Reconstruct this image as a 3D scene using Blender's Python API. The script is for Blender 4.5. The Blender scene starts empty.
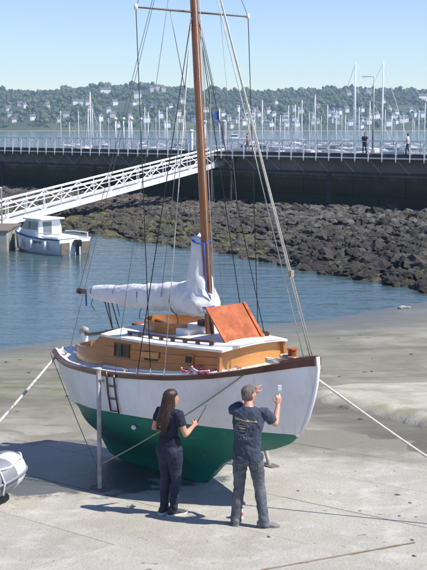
import bpy, bmesh, math, random
import numpy as np
from mathutils import Vector, Matrix, noise, kdtree
random.seed(7); rng = np.random.default_rng(7)
S = bpy.context.scene; COL = S.collection
R = math.radians

# ------------------------------------------------------------------ camera, sky, sun, exposure
EYE = 4.825; FPX = 1068.0; PITCH = math.atan((285 - 126) / FPX)
cd = bpy.data.cameras.new('camera'); cam = bpy.data.objects.new('camera', cd); COL.objects.link(cam)
cam.location = (0, 0, EYE); cam.rotation_euler = (math.pi / 2 - PITCH, 0, 0)
cd.sensor_width = 36; cd.lens = FPX / 570 * 36; cd.clip_start = .1; cd.clip_end = 9000
S.camera = cam
S.render.resolution_x = 767; S.render.resolution_y = 1024
W = bpy.data.worlds.new('World'); S.world = W; W.use_nodes = True
nt = W.node_tree; sky = nt.nodes.new('ShaderNodeTexSky'); sky.sky_type = 'NISHITA'; sky.sun_disc = False
SUN_EL = 54; SUN_V = Vector((.955, -.30, 0)).normalized() * math.cos(R(SUN_EL)) + Vector((0, 0, math.sin(R(SUN_EL))))
sky.sun_elevation = R(SUN_EL); sky.sun_rotation = math.atan2(SUN_V.x, SUN_V.y)
sky.air_density = 1.0; sky.dust_density = 0.0; sky.ozone_density = 3.6; sky.altitude = 0
bg = nt.nodes['Background']; bg.inputs['Strength'].default_value = .115
hsv = nt.nodes.new('ShaderNodeHueSaturation'); hsv.inputs['Hue'].default_value = .518; hsv.inputs['Saturation'].default_value = 1.08
nt.links.new(sky.outputs[0], hsv.inputs['Color']); nt.links.new(hsv.outputs[0], bg.inputs[0])
sl = bpy.data.lights.new('sun', 'SUN'); sl.energy = 4.8; sl.angle = R(.53); sl.color = (1, .955, .88)
sun = bpy.data.objects.new('sun', sl); COL.objects.link(sun); sun.rotation_euler = SUN_V.to_track_quat('Z', 'Y').to_euler()
S.view_settings.view_transform = 'Standard'; S.view_settings.look = 'None'
S.view_settings.exposure = 0.52; S.view_settings.gamma = 1

# ------------------------------------------------------------------ helpers
CP, SP = math.cos(PITCH), math.sin(PITCH)
def ray(px, py):
    u = (px - 213.5) / FPX; v = (285 - py) / FPX
    return Vector((u, CP + v * SP, -SP + v * CP))
def lev(px, py, z):
    r = ray(px, py); return r * ((z - EYE) / r.z) + Vector((0, 0, EYE))
def at(px, py, Y):
    r = ray(px, py); return r * (Y / r.y) + Vector((0, 0, EYE))
SL = .102
def plane_z(y): return -SL * (y - 12.5)

class MB:
    def __init__(s): s.v = []; s.f = []; s.m = []; s.cur = 0
    def add(s, vs, fs):
        o = len(s.v); s.v += [tuple(v) for v in vs]
        for f in fs: s.f.append(tuple(i + o for i in f)); s.m.append(s.cur)
        return s
    def box(s, c, d, rot=None):
        c = Vector(c); h = Vector(d) / 2
        vs = [Vector((x * h.x, y * h.y, z * h.z)) for x in (-1, 1) for y in (-1, 1) for z in (-1, 1)]
        if rot is not None: vs = [rot @ v for v in vs]
        return s.add([c + v for v in vs], [(0, 1, 3, 2), (4, 6, 7, 5), (0, 4, 5, 1), (2, 3, 7, 6), (0, 2, 6, 4), (1, 5, 7, 3)])
    def bar(s, a, b, w, h, upv=(0, 0, 1)):
        a = Vector(a); b = Vector(b); d = (b - a); L = d.length; d.normalize()
        u = Vector(upv); sd = d.cross(u)
        if sd.length < 1e-4: sd = d.cross(Vector((1, 0, 0)))
        sd.normalize(); u = sd.cross(d)
        rot = Matrix((d, sd, u)).transposed()
        return s.box((a + b) / 2, (L, w, h), rot)
    def tube(s, path, r, seg=8, cap=True, flat=1.0):
        P = [Vector(p) for p in path]; n = len(P)
        rr = r if isinstance(r, (list, tuple)) else [r] * n
        vs = []; fs = []; prev = None
        for i in range(n):
            t = (P[min(i + 1, n - 1)] - P[max(i - 1, 0)]).normalized()
            if prev is None:
                ref = Vector((0, 0, 1)) if abs(t.z) < .9 else Vector((1, 0, 0))
                a = t.cross(ref).normalized()
            else:
                a = (prev - t * prev.dot(t)).normalized()
            prev = a; b = t.cross(a)
            for k in range(seg):
                an = 2 * math.pi * k / seg
                vs.append(P[i] + (a * math.cos(an) + b * math.sin(an) * flat) * rr[i])
        for i in range(n - 1):
            for k in range(seg):
                k2 = (k + 1) % seg
                fs.append((i * seg + k, i * seg + k2, (i + 1) * seg + k2, (i + 1) * seg + k))
        if cap:
            fs.append(tuple(reversed(range(seg)))); fs.append(tuple(range((n - 1) * seg, n * seg)))
        return s.add(vs, fs)
    def loft(s, secs, cap=True, closed=True):
        n = len(secs[0]); vs = [p for c in secs for p in c]; fs = []
        for i in range(len(secs) - 1):
            for k in range(n if closed else n - 1):
                k2 = (k + 1) % n
                fs.append((i * n + k, i * n + k2, (i + 1) * n + k2, (i + 1) * n + k))
        if cap:
            fs.append(tuple(reversed(range(n)))); fs.append(tuple(range((len(secs) - 1) * n, len(secs) * n)))
        return s.add(vs, fs)
    def prism(s, pts, a, b):
        """polygon pts (list of Vectors) extruded by vector b from offset a"""
        a = Vector(a); b = Vector(b); n = len(pts)
        vs = [Vector(p) + a for p in pts] + [Vector(p) + a + b for p in pts]
        fs = [tuple(reversed(range(n))), tuple(range(n, 2 * n))] + [(i, (i + 1) % n, n + (i + 1) % n, n + i) for i in range(n)]
        return s.add(vs, fs)
    def ball(s, c, r, seg=10, rings=6):
        c = Vector(c); r = Vector(r) if not isinstance(r, (int, float)) else Vector((r, r, r))
        secs = []
        for i in range(rings + 1):
            ph = math.pi * (i / rings) ; ph = min(max(ph, .02), math.pi - .02)
            secs.append([c + Vector((r.x * math.sin(ph) * math.cos(2 * math.pi * k / seg), r.y * math.sin(ph) * math.sin(2 * math.pi * k / seg), -r.z * math.cos(ph))) for k in range(seg)])
        return s.loft(secs)
    def mesh(s, name, mats, smooth=False, fix=True):
        me = bpy.data.meshes.new(name); me.from_pydata(s.v, [], s.f)
        for m in (mats if isinstance(mats, (list, tuple)) else [mats]): me.materials.append(m)
        me.polygons.foreach_set('material_index', s.m)
        if fix:
            bm = bmesh.new(); bm.from_mesh(me); bmesh.ops.recalc_face_normals(bm, faces=bm.faces); bm.to_mesh(me); bm.free()
        if smooth: me.shade_smooth()
        return me
    def build(s, name, mats, parent=None, smooth=False, bevel=0, fix=True, auto=None, loc=None):
        me = s.mesh(name, mats, smooth, fix)
        if auto is not None: me.shade_smooth(); me.set_sharp_from_angle(angle=R(auto))
        o = bpy.data.objects.new(name, me); COL.objects.link(o)
        if parent: o.parent = parent
        if loc is not None: o.location = loc
        if bevel:
            b = o.modifiers.new('bevel', 'BEVEL'); b.width = bevel; b.segments = 2; b.limit_method = 'ANGLE'; b.angle_limit = R(40)
        return o
def tag(o, label=None, cat=None, group=None, kind=None):
    for k, v in (('label', label), ('category', cat), ('group', group), ('kind', kind)):
        if v: o[k] = v
    return o
def thing(name, label, cat, loc=(0, 0, 0), rz=0, group=None):
    o = bpy.data.objects.new(name, None); COL.objects.link(o); o.location = loc; o.rotation_euler = (0, 0, rz); o.empty_display_size = .2
    return tag(o, label, cat, group)
def inst(name, me, parent=None, loc=(0, 0, 0), rot=(0, 0, 0), sc=(1, 1, 1)):
    o = bpy.data.objects.new(name, me); COL.objects.link(o); o.location = loc; o.rotation_euler = rot; o.scale = sc
    if parent: o.parent = parent
    return o
def copy_tree(o, parent=None):
    c = o.copy(); COL.objects.link(c); c.parent = parent
    for ch in list(o.children): copy_tree(ch, c)
    return c

# ------------------------------------------------------------------ materials
def mat(name, c1, rough=.6, c2=None, scale=4., detail=6., lo=.35, hi=.65, bump=0., bscale=40., metal=0., coat=0., stretch=(1, 1, 1), rnd=0., rough2=None, c3=None, scale3=1., spec=.5):
    m = bpy.data.materials.new(name); m.use_nodes = True; n = m.node_tree.nodes; l = m.node_tree.links
    b = n['Principled BSDF']; b.inputs['Roughness'].default_value = rough; b.inputs['Metallic'].default_value = metal
    b.inputs['Coat Weight'].default_value = coat; b.inputs['Coat Roughness'].default_value = .12; b.inputs['Specular IOR Level'].default_value = spec
    tc = n.new('ShaderNodeTexCoord'); mp = n.new('ShaderNodeMapping'); mp.inputs['Scale'].default_value = stretch
    l.new(tc.outputs['Object'], mp.inputs['Vector']); vec = mp.outputs[0]
    col = n.new('ShaderNodeRGB'); col.outputs[0].default_value = (*c1, 1); out = col.outputs[0]
    def noi(sc, de=6.):
        t = n.new('ShaderNodeTexNoise'); t.inputs['Scale'].default_value = sc; t.inputs['Detail'].default_value = de; t.inputs['Roughness'].default_value = .6
        l.new(vec, t.inputs['Vector']); return t.outputs['Fac']
    def ramp(f, a, z):
        r = n.new('ShaderNodeMapRange'); r.inputs['From Min'].default_value = a; r.inputs['From Max'].default_value = z; l.new(f, r.inputs['Value']); return r.outputs[0]
    def mix(f, a, bcol):
        x = n.new('ShaderNodeMix'); x.data_type = 'RGBA'; l.new(f, x.inputs['Factor']); l.new(a, x.inputs['A'])
        if isinstance(bcol, tuple): x.inputs['B'].default_value = (*bcol, 1)
        else: l.new(bcol, x.inputs['B'])
        return x.outputs['Result']
    if c2: 
        f = ramp(noi(scale, detail), lo, hi); out = mix(f, out, c2)
        if rough2 is not None:
            r = n.new('ShaderNodeMapRange'); r.inputs['To Min'].default_value = rough; r.inputs['To Max'].default_value = rough2; l.new(f, r.inputs['Value']); l.new(r.outputs[0], b.inputs['Roughness'])
    if c3: out = mix(ramp(noi(scale3), .5, .7), out, c3)
    if rnd:
        oi = n.new('ShaderNodeObjectInfo'); hs = n.new('ShaderNodeHueSaturation'); r = n.new('ShaderNodeMapRange')
        r.inputs['To Min'].default_value = 1 - rnd; r.inputs['To Max'].default_value = 1 + rnd
        l.new(oi.outputs['Random'], r.inputs['Value']); l.new(r.outputs[0], hs.inputs['Value']); l.new(out, hs.inputs['Color']); out = hs.outputs[0]
    l.new(out, b.inputs['Base Color'])
    if bump:
        bp = n.new('ShaderNodeBump'); bp.inputs['Strength'].default_value = bump; bp.inputs['Distance'].default_value = .02; l.new(noi(bscale, 8), bp.inputs['Height']); l.new(bp.outputs[0], b.inputs['Normal'])
    m['out'] = 1
    return m
def rough_rock(m, weed):
    n, l = m.node_tree.nodes, m.node_tree.links; b = n['Principled BSDF']; bp = [x for x in n if x.type == 'BUMP'][0]; bp.inputs['Distance'].default_value = .12; bp.inputs['Strength'].default_value = 1.0
    src = b.inputs['Base Color'].links[0].from_socket; g = n.new('ShaderNodeNewGeometry')
    t = n.new('ShaderNodeTexNoise'); t.inputs['Scale'].default_value = 5.5; t.inputs['Detail'].default_value = 9; t.inputs['Roughness'].default_value = .75; l.new(g.outputs['Position'], t.inputs['Vector'])
    r = n.new('ShaderNodeMapRange'); r.inputs['From Min'].default_value = .50; r.inputs['From Max'].default_value = .62; r.inputs['To Max'].default_value = .8; l.new(t.outputs['Fac'], r.inputs['Value'])
    x = n.new('ShaderNodeMix'); x.data_type = 'RGBA'; l.new(r.outputs[0], x.inputs['Factor']); l.new(src, x.inputs['A']); x.inputs['B'].default_value = (*weed, 1); l.new(x.outputs['Result'], b.inputs['Base Color'])
def nodes(m): return m.node_tree.nodes, m.node_tree.links

WHITE = mat('white_gloss_paint', (.83, .835, .84), .28, (.76, .765, .76), 2.5, bump=.05, bscale=9, rough2=.42)
DECK = mat('deck_paint', (.78, .775, .74), .55, (.66, .65, .60), 3, bump=.15, bscale=60)
GREEN = mat('green_antifouling', (.012, .155, .112), .5, (.018, .195, .142), 3.5, bump=.12, bscale=14, c3=(.022, .115, .08), scale3=1.2)
VARN = mat('varnished_mahogany', (.43, .16, .04), .3, (.34, .118, .028), 5, stretch=(1, 1, 9), coat=.5, bump=.06, bscale=30)
VARN_LIT = mat('varnished_wood_lit', (.54, .245, .065), .3, (.45, .19, .05), 5, stretch=(1, 1, 9), coat=.5, bump=.06, bscale=30)  # cabin varnish again, with sunlight on the front face put into the colour
HATCHW = mat('hatch_red_wood', (.42, .105, .03), .6, (.26, .055, .016), 5, coat=.06, bump=.12, bscale=22, c3=(.48, .15, .05), scale3=7, spec=.25)
RAILW = mat('dark_rail_wood', (.105, .034, .016), .4, (.06, .02, .01), 6, coat=.3)
SPARW = mat('spar_wood', (.30, .105, .035), .35, (.17, .055, .018), 5, stretch=(12, 12, .6), coat=.5)
GREYW = mat('weathered_wood', (.20, .17, .135), .8, (.11, .09, .07), 7, stretch=(9, 9, 1), bump=.3, bscale=40)
LEGW = mat('leg_galvanised', (.46, .44, .40), .6, (.30, .27, .23), 8, bump=.15, bscale=30)
DARK = mat('dark_recess', (.012, .012, .014), .25)
GLASS = mat('dark_window_glass', (.015, .018, .022), .06)
SAIL = mat('sail_cover_canvas', (.77, .77, .775), .9, (.68, .67, .65), 5, bump=.3, bscale=18, c3=(.64, .63, .60), scale3=2.2)
BLUE = mat('blue_canvas_tie', (.02, .09, .42), .7)
BLACKR = mat('black_rope', (.012, .012, .014), .7)
WIRE = mat('steel_wire', (.20, .20, .20), .4, metal=.6)
WROPE = mat('white_rope', (.60, .58, .52), .8, (.42, .40, .34), 30)
TROPE = mat('tan_rope', (.42, .36, .25), .85, (.28, .23, .15), 30)
REDR = mat('red_rope', (.50, .10, .09), .8, (.70, .58, .55), 25, lo=.45, hi=.55)
METAL = mat('stainless_steel', (.6, .6, .6), .25, metal=1)
GALV = mat('white_painted_steel', (.80, .81, .82), .5, (.68, .68, .67), 3, bump=.05)
PIERG = mat('pier_grey_steel', (.50, .50, .50), .6, (.28, .28, .27), 2)
PIERD = mat('pier_dark_steel', (.055, .056, .058), .8, (.03, .03, .03), 1.5)
SKIN = mat('skin', (.56, .30, .215), .5, (.48, .22, .15), 9)
ROCK = mat('seaweed_rock', (.072, .064, .052), .8, (.022, .020, .017), 2.6, bump=1.0, bscale=11, rnd=.5, c3=(.115, .10, .08), scale3=2.6)
ROCKY = mat('mossy_rock', (.055, .052, .030), .85, (.11, .105, .040), 3.2, bump=1.0, bscale=11, rnd=.4, c3=(.03, .027, .022), scale3=1.5)
ROCKG = mat('dry_grey_rock', (.13, .12, .107), .85, (.06, .056, .05), 2.8, bump=1.0, bscale=9, rnd=.4)

rough_rock(ROCK, (.024, .021, .016)); rough_rock(ROCKY, (.045, .043, .018)); rough_rock(ROCKG, (.05, .045, .037))
# concrete slabs: stained, patchy
CONC = mat('slip_concrete', (.42, .397, .34), .85, (.315, .297, .25), 1.3, lo=.3, hi=.7, bump=.7, bscale=26, rnd=.04, c3=(.47, .45, .395), scale3=2.4)
def concrete_stains(m, wet=True):
    n, l = nodes(m); b = n['Principled BSDF']
    src = b.inputs['Base Color'].links[0].from_socket
    g = n.new('ShaderNodeNewGeometry')
    t = n.new('ShaderNodeTexNoise'); t.inputs['Scale'].default_value = 9; t.inputs['Detail'].default_value = 4; l.new(g.outputs['Position'], t.inputs['Vector'])
    r = n.new('ShaderNodeMapRange'); r.inputs['From Min'].default_value = .66; r.inputs['From Max'].default_value = .74; l.new(t.outputs['Fac'], r.inputs['Value'])
    x = n.new('ShaderNodeMix'); x.data_type = 'RGBA'; l.new(r.outputs[0], x.inputs['Factor']); l.new(src, x.inputs['A']); x.inputs['B'].default_value = (.17, .15, .115, 1)
    t2 = n.new('ShaderNodeTexNoise'); t2.inputs['Scale'].default_value = .55; t2.inputs['Detail'].default_value = 7; t2.inputs['Roughness'].default_value = .65; l.new(g.outputs['Position'], t2.inputs['Vector'])
    r2 = n.new('ShaderNodeMapRange'); r2.inputs['From Min'].default_value = .47; r2.inputs['From Max'].default_value = .68; r2.inputs['To Max'].default_value = .6; l.new(t2.outputs['Fac'], r2.inputs['Value'])
    y = n.new('ShaderNodeMix'); y.data_type = 'RGBA'; l.new(r2.outputs[0], y.inputs['Factor']); l.new(x.outputs['Result'], y.inputs['A']); y.inputs['B'].default_value = (.31, .275, .215, 1)
    t3 = n.new('ShaderNodeTexNoise'); t3.inputs['Scale'].default_value = 70; t3.inputs['Detail'].default_value = 3; l.new(g.outputs['Position'], t3.inputs['Vector'])
    r3 = n.new('ShaderNodeMapRange'); r3.inputs['From Min'].default_value = .3; r3.inputs['From Max'].default_value = .7; r3.inputs['To Min'].default_value = .82; r3.inputs['To Max'].default_value = 1.15; l.new(t3.outputs['Fac'], r3.inputs['Value'])
    hs = n.new('ShaderNodeHueSaturation'); l.new(r3.outputs[0], hs.inputs['Value']); l.new(y.outputs['Result'], hs.inputs['Color'])
    # damp drained from the keel, plus dark bluish tint deepening the hull's shadow
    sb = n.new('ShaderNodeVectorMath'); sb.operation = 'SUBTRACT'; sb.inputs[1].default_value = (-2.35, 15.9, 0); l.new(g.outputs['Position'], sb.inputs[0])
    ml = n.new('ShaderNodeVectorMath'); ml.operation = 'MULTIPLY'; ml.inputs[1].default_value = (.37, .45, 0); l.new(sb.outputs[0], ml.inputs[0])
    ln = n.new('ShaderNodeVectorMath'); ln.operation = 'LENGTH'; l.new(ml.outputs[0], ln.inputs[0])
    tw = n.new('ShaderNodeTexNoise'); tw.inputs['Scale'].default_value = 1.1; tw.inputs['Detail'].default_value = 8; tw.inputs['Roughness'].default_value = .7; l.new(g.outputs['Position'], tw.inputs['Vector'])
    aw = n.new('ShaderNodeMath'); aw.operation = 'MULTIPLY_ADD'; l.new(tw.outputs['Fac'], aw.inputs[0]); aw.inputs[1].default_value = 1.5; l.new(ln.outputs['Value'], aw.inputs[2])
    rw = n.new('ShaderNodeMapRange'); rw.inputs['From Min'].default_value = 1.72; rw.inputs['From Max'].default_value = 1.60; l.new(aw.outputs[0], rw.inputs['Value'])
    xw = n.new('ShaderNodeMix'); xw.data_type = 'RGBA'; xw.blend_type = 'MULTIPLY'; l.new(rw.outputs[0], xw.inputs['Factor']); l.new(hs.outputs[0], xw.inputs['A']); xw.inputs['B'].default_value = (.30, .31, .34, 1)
    dm = n.new('ShaderNodeVectorMath'); dm.operation = 'DOT_PRODUCT'; dm.inputs[1].default_value = (.27, 1, 0); l.new(g.outputs['Position'], dm.inputs[0])
    am = n.new('ShaderNodeMath'); am.operation = 'MULTIPLY_ADD'; l.new(t2.outputs['Fac'], am.inputs[0]); am.inputs[1].default_value = 4.5; l.new(dm.outputs['Value'], am.inputs[2])
    rm = n.new('ShaderNodeMapRange'); rm.inputs['From Min'].default_value = 18.9; rm.inputs['From Max'].default_value = 20.0; rm.inputs['To Max'].default_value = .92; l.new(am.outputs[0], rm.inputs['Value'])
    xm = n.new('ShaderNodeMix'); xm.data_type = 'RGBA'; l.new(rm.outputs[0], xm.inputs['Factor']); l.new(xw.outputs['Result'], xm.inputs['A']); xm.inputs['B'].default_value = (.185, .172, .128, 1)
    l.new(xm.outputs['Result'], b.inputs['Base Color'])
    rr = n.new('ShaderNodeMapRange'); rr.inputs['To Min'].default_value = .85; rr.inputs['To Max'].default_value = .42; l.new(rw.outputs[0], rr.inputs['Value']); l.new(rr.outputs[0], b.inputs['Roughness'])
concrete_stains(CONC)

# mud / sand foreshore: grey sand, wet patches, green weed bands
MUD = mat('foreshore_mud', (.235, .222, .165), .75, (.155, .148, .105), .7, lo=.3, hi=.7, bump=.6, bscale=9, c3=(.32, .295, .24), scale3=.45)
def mud_extra(m):
    n, l = nodes(m); b = n['Principled BSDF']; src = b.inputs['Base Color'].links[0].from_socket
    g = n.new('ShaderNodeNewGeometry'); sx = n.new('ShaderNodeSeparateXYZ'); l.new(g.outputs['Position'], sx.inputs[0])
    mp = n.new('ShaderNodeMapping'); mp.inputs['Scale'].default_value = (.35, 1.1, 1); l.new(g.outputs['Position'], mp.inputs[0])
    def noi(sc, v=None):
        t = n.new('ShaderNodeTexNoise'); t.inputs['Scale'].default_value = sc; t.inputs['Detail'].default_value = 7; t.inputs['Roughness'].default_value = .65; l.new(v or mp.outputs[0], t.inputs['Vector']); return t.outputs['Fac']
    def mr(f, a, z, t0=0, t1=1):
        r = n.new('ShaderNodeMapRange'); r.inputs['From Min'].default_value = a; r.inputs['From Max'].default_value = z; r.inputs['To Min'].default_value = t0; r.inputs['To Max'].default_value = t1; l.new(f, r.inputs['Value']); return r.outputs[0]
    def mix(f, a, c):
        x = n.new('ShaderNodeMix'); x.data_type = 'RGBA'; l.new(f, x.inputs['Factor']); l.new(a, x.inputs['A']); x.inputs['B'].default_value = (*c, 1); return x.outputs['Result']
    def mul(a, c):
        x = n.new('ShaderNodeMath'); x.operation = 'MULTIPLY'; l.new(a, x.inputs[0]); l.new(c, x.inputs[1]); return x.outputs[0]
    # damp strip below the old slab
    # weed band about y = 22..25 and sparse weed elsewhere
    band = mul(mr(sx.outputs[1], 21.5, 23.2), mr(sx.outputs[1], 26.5, 24.2))
    weed = mul(band, mr(noi(1.3), .50, .62))
    o = mix(mul(weed, mr(sx.outputs[0], -.5, -2.0, 0, 1)), src, (.10, .125, .035))
    o = mix(mr(noi(.55), .50, .64, 0, .7), o, (.115, .108, .075))
    o = mix(mr(noi(3.4), .56, .70, 0, .6), o, (.085, .085, .045))
    vd = n.new('ShaderNodeVectorMath'); vd.operation = 'DOT_PRODUCT'; vd.inputs[1].default_value = (.878, .478, 0); l.new(g.outputs['Position'], vd.inputs[0])
    dmp = mul(mul(mr(vd.outputs['Value'], 10.6, 11.3), mr(vd.outputs['Value'], 13.2, 12.4)), mr(sx.outputs[0], 1.2, 2.0))
    o = mix(mul(dmp, mr(noi(1.1), .3, .6, .4, .95)), o, (.105, .095, .075))
    o = mix(mr(noi(2.6), .64, .70, 0, .5), o, (.42, .395, .33))
    wet = mr(sx.outputs[2], -1.75, -2.2)
    o = mix(mul(wet, mr(noi(.8), .2, .5, .5, .9)), o, (.115, .115, .10))
    l.new(o, b.inputs['Base Color'])
    l.new(mr(wet, 0, 1, .8, .32), b.inputs['Roughness'])
mud_extra(MUD)

# water
def water_mat():
    m = bpy.data.materials.new('harbour_water'); m.use_nodes = True; n, l = nodes(m); b = n['Principled BSDF']
    b.inputs['Base Color'].default_value = (.054, .092, .095, 1); b.inputs['Roughness'].default_value = .08; b.inputs['IOR'].default_value = 1.33
    g = n.new('ShaderNodeNewGeometry')
    def noi(sc, st, de=5):
        mp = n.new('ShaderNodeMapping'); mp.inputs['Scale'].default_value = st; mp.inputs['Rotation'].default_value = (0, 0, .35); l.new(g.outputs['Position'], mp.inputs[0])
        t = n.new('ShaderNodeTexNoise'); t.inputs['Scale'].default_value = sc; t.inputs['Detail'].default_value = de; t.inputs['Roughness'].default_value = .55; t.inputs['Distortion'].default_value = .3; l.new(mp.outputs[0], t.inputs['Vector']); return t.outputs['Fac']
    b1 = n.new('ShaderNodeBump'); b1.inputs['Strength'].default_value = .46; b1.inputs['Distance'].default_value = .16; l.new(noi(.9, (.55, 1.3, 1)), b1.inputs['Height'])
    b2 = n.new('ShaderNodeBump'); b2.inputs['Strength'].default_value = .34; b2.inputs['Distance'].default_value = .05; l.new(noi(3.2, (.6, 1.2, 1)), b2.inputs['Height']); l.new(b1.outputs[0], b2.inputs['Normal'])
    l.new(b2.outputs[0], b.inputs['Normal'])
    return m
WATER = water_mat()

# foliage of the far hill
def foliage_mat():
    m = bpy.data.materials.new('hill_foliage'); m.use_nodes = True; n, l = nodes(m); b = n['Principled BSDF']; b.inputs['Roughness'].default_value = .8
    a = n.new('ShaderNodeAttribute'); a.attribute_name = 'tint'
    g = n.new('ShaderNodeNewGeometry'); t = n.new('ShaderNodeTexNoise'); t.inputs['Scale'].default_value = .45; t.inputs['Detail'].default_value = 6; l.new(g.outputs['Position'], t.inputs['Vector'])
    r = n.new('ShaderNodeMapRange'); r.inputs['From Min'].default_value = .3; r.inputs['From Max'].default_value = .7; r.inputs['To Min'].default_value = .55; r.inputs['To Max'].default_value = 1.4; l.new(t.outputs['Fac'], r.inputs['Value'])
    h = n.new('ShaderNodeHueSaturation'); l.new(a.outputs['Color'], h.inputs['Color']); l.new(r.outputs[0], h.inputs['Value']); l.new(h.outputs[0], b.inputs['Base Color'])
    return m
FOL = foliage_mat()
FIELD = mat('hill_grass', (.045, .066, .021), .9, (.030, .048, .016), .05, c3=(.10, .115, .05), scale3=.010)
BEACH = mat('far_beach', (.36, .31, .23), .9, (.24, .21, .16), .03)

# ------------------------------------------------------------------ SETTING: ground
WZ = -2.24
def shore_y(x): return float(np.interp(x, [-60, -30, -6.8, -5.1, 3.9, 6.5, 8.5, 30, 60], [26, 28, 33.4, 34.6, 38.3, 40.6, 42.2, 52, 62]))
def gz(x, y):
    if y < 24: return plane_z(y)
    z0 = plane_z(24); ys = shore_y(x)
    return max(z0 + (WZ - z0) * (y - 24) / (ys - 24), -4.2)
def mud_edge(x): return float(np.interp(x, [-8, -3.8, 1.9, 3.5, 8], [18.6, 18.1, 17.7, 16.4, 15.0]))
mb = MB()
xs = list(np.linspace(-70, -12, 16)) + list(np.arange(-11.5, 13, .5)) + list(np.linspace(14, 70, 16))
ys = list(np.linspace(-30, 6, 13)) + list(np.arange(7, 44, .4)) + list(np.linspace(45, 75, 12))
for y in ys:
    for x in xs:
        z = gz(x, y); nz = noise.fractal(Vector((x * .5, y * .8, 3)), 1, 2, 5)
        t = (y - mud_edge(x) + nz * .9) / 1.6; t = min(max(t, 0), 1); t = t * t * (3 - 2 * t)
        z += (-.07 + .10 * t) + t * nz * .035 * (1 if y < 33 else .4)
        mb.v.append((x, y, z))
nx = len(xs)
for j in range(len(ys) - 1):
    for i in range(nx - 1):
        mb.f.append((j * nx + i, j * nx + i + 1, (j + 1) * nx + i + 1, (j + 1) * nx + i)); mb.m.append(0)
tag(mb.build('foreshore', MUD, smooth=True), kind='structure')

# concrete slipway of cast slabs: a structure with slab children
slip = MB()
slip.add([(-30, -25, plane_z(-25) - .12), (30, -25, plane_z(-25) - .12), (30, 20, plane_z(20) - .12), (-30, 20, plane_z(20) - .12)], [(0, 1, 2, 3)])
slipway = tag(slip.build('slipway', MUD), kind='structure')
ua = Vector((.735, -.678)); va = Vector((.678, .735)); org = Vector((.64, 14.15))
def slab_poly(u0, u1, v0, v1):
    g = .004; return [org + ua * a + va * b for a, b in ((u0 + g, v0 + g), (u1 - g, v0 + g), (u1 - g, v1 - g), (u0 + g, v1 - g))]
nsl = 0
for j in range(-9, 7):
    v0 = j * 1.52; off = (j % 2) * 1.4
    for i in range(-5, 6):
        u0 = i * 3.0 - 1.0 + off; p = slab_poly(u0, u0 + 3.0, v0, v0 + 1.52)
        c = sum(p, Vector((0, 0))) / 4
        if not (-9 < c.x < 9.5 and 4 < c.y < 20): continue
        m = MB(); m.prism([Vector((q.x - c.x, q.y - c.y, plane_z(q.y) - plane_z(c.y))) for q in p], (0, 0, -.1), (0, 0, .1))
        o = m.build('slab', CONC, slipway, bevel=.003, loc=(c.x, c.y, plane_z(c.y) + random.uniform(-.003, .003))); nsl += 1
jm = MB()
J0, J1 = Vector((.30, 10.60)), Vector((2.32, 11.74)); jd = (J1 - J0).normalized(); jn = Vector((-jd.y, jd.x)); jp = []
for i in range(25):
    q = J0.lerp(J1, i / 24); w = .020 + .014 * noise.noise(Vector((i * .7, 3, 1))); jp.append((q + jn * w, q - jn * w))
jm.v = [(*p, plane_z(p.y) + .0045) for pr_ in jp for p in pr_]; jm.f = [(2 * i, 2 * i + 1, 2 * i + 3, 2 * i + 2) for i in range(24)]; jm.m = [0] * 24
jm.build('joint_filler', mat('tarry_joint', (.27, .215, .145), .9, (.17, .13, .085), 5), slipway)
# old raised slab with a broken edge, upper right
mb = MB()
edge = [(1.75, 22.7), (2.2, 21.8), (2.6, 21.2), (3.07, 20.33), (3.5, 19.5), (3.86, 18.73), (4.5, 17.7), (6, 16.2)]
edge2 = []
for i in range(len(edge) - 1):
    for k in range(5):
        t = k / 5; x = edge[i][0] * (1 - t) + edge[i + 1][0] * t; y = edge[i][1] * (1 - t) + edge[i + 1][1] * t
        edge2.append((x + random.uniform(-.05, .05), y + random.uniform(-.05, .05)))
far = [(9.5, 18.5), (9.2, 25.5), (5.5, 25.0), (3.2, 24.5), (2.2, 23.6)]
top2 = [(x + .878 * (.42 + random.uniform(-.08, .08)), y + .478 * .42) for x, y in edge2]
nE = len(edge2)
mb.v += [(x, y, plane_z(y) - .03) for x, y in edge2] + [(x + .10, y + .05, plane_z(y) + .12 + random.uniform(-.015, .015)) for x, y in edge2] + [(x, y, plane_z(y) + .21 + random.uniform(-.015, .015)) for x, y in top2]
for i in range(nE - 1):
    for k in range(2): mb.f.append((k * nE + i, k * nE + i + 1, (k + 1) * nE + i + 1, (k + 1) * nE + i)); mb.m.append(0)
o0 = len(mb.v); mb.v += [(x, y, plane_z(y) + .05) for x, y in far]
mb.f.append(tuple(range(2 * nE, 3 * nE)) + tuple(range(o0, o0 + len(far)))); mb.m.append(0)
OLDC = mat('old_slab_concrete', (.47, .44, .36), .9, (.33, .30, .235), 1.3, bump=.7, bscale=12, c3=(.24, .22, .16), scale3=.9)
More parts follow.
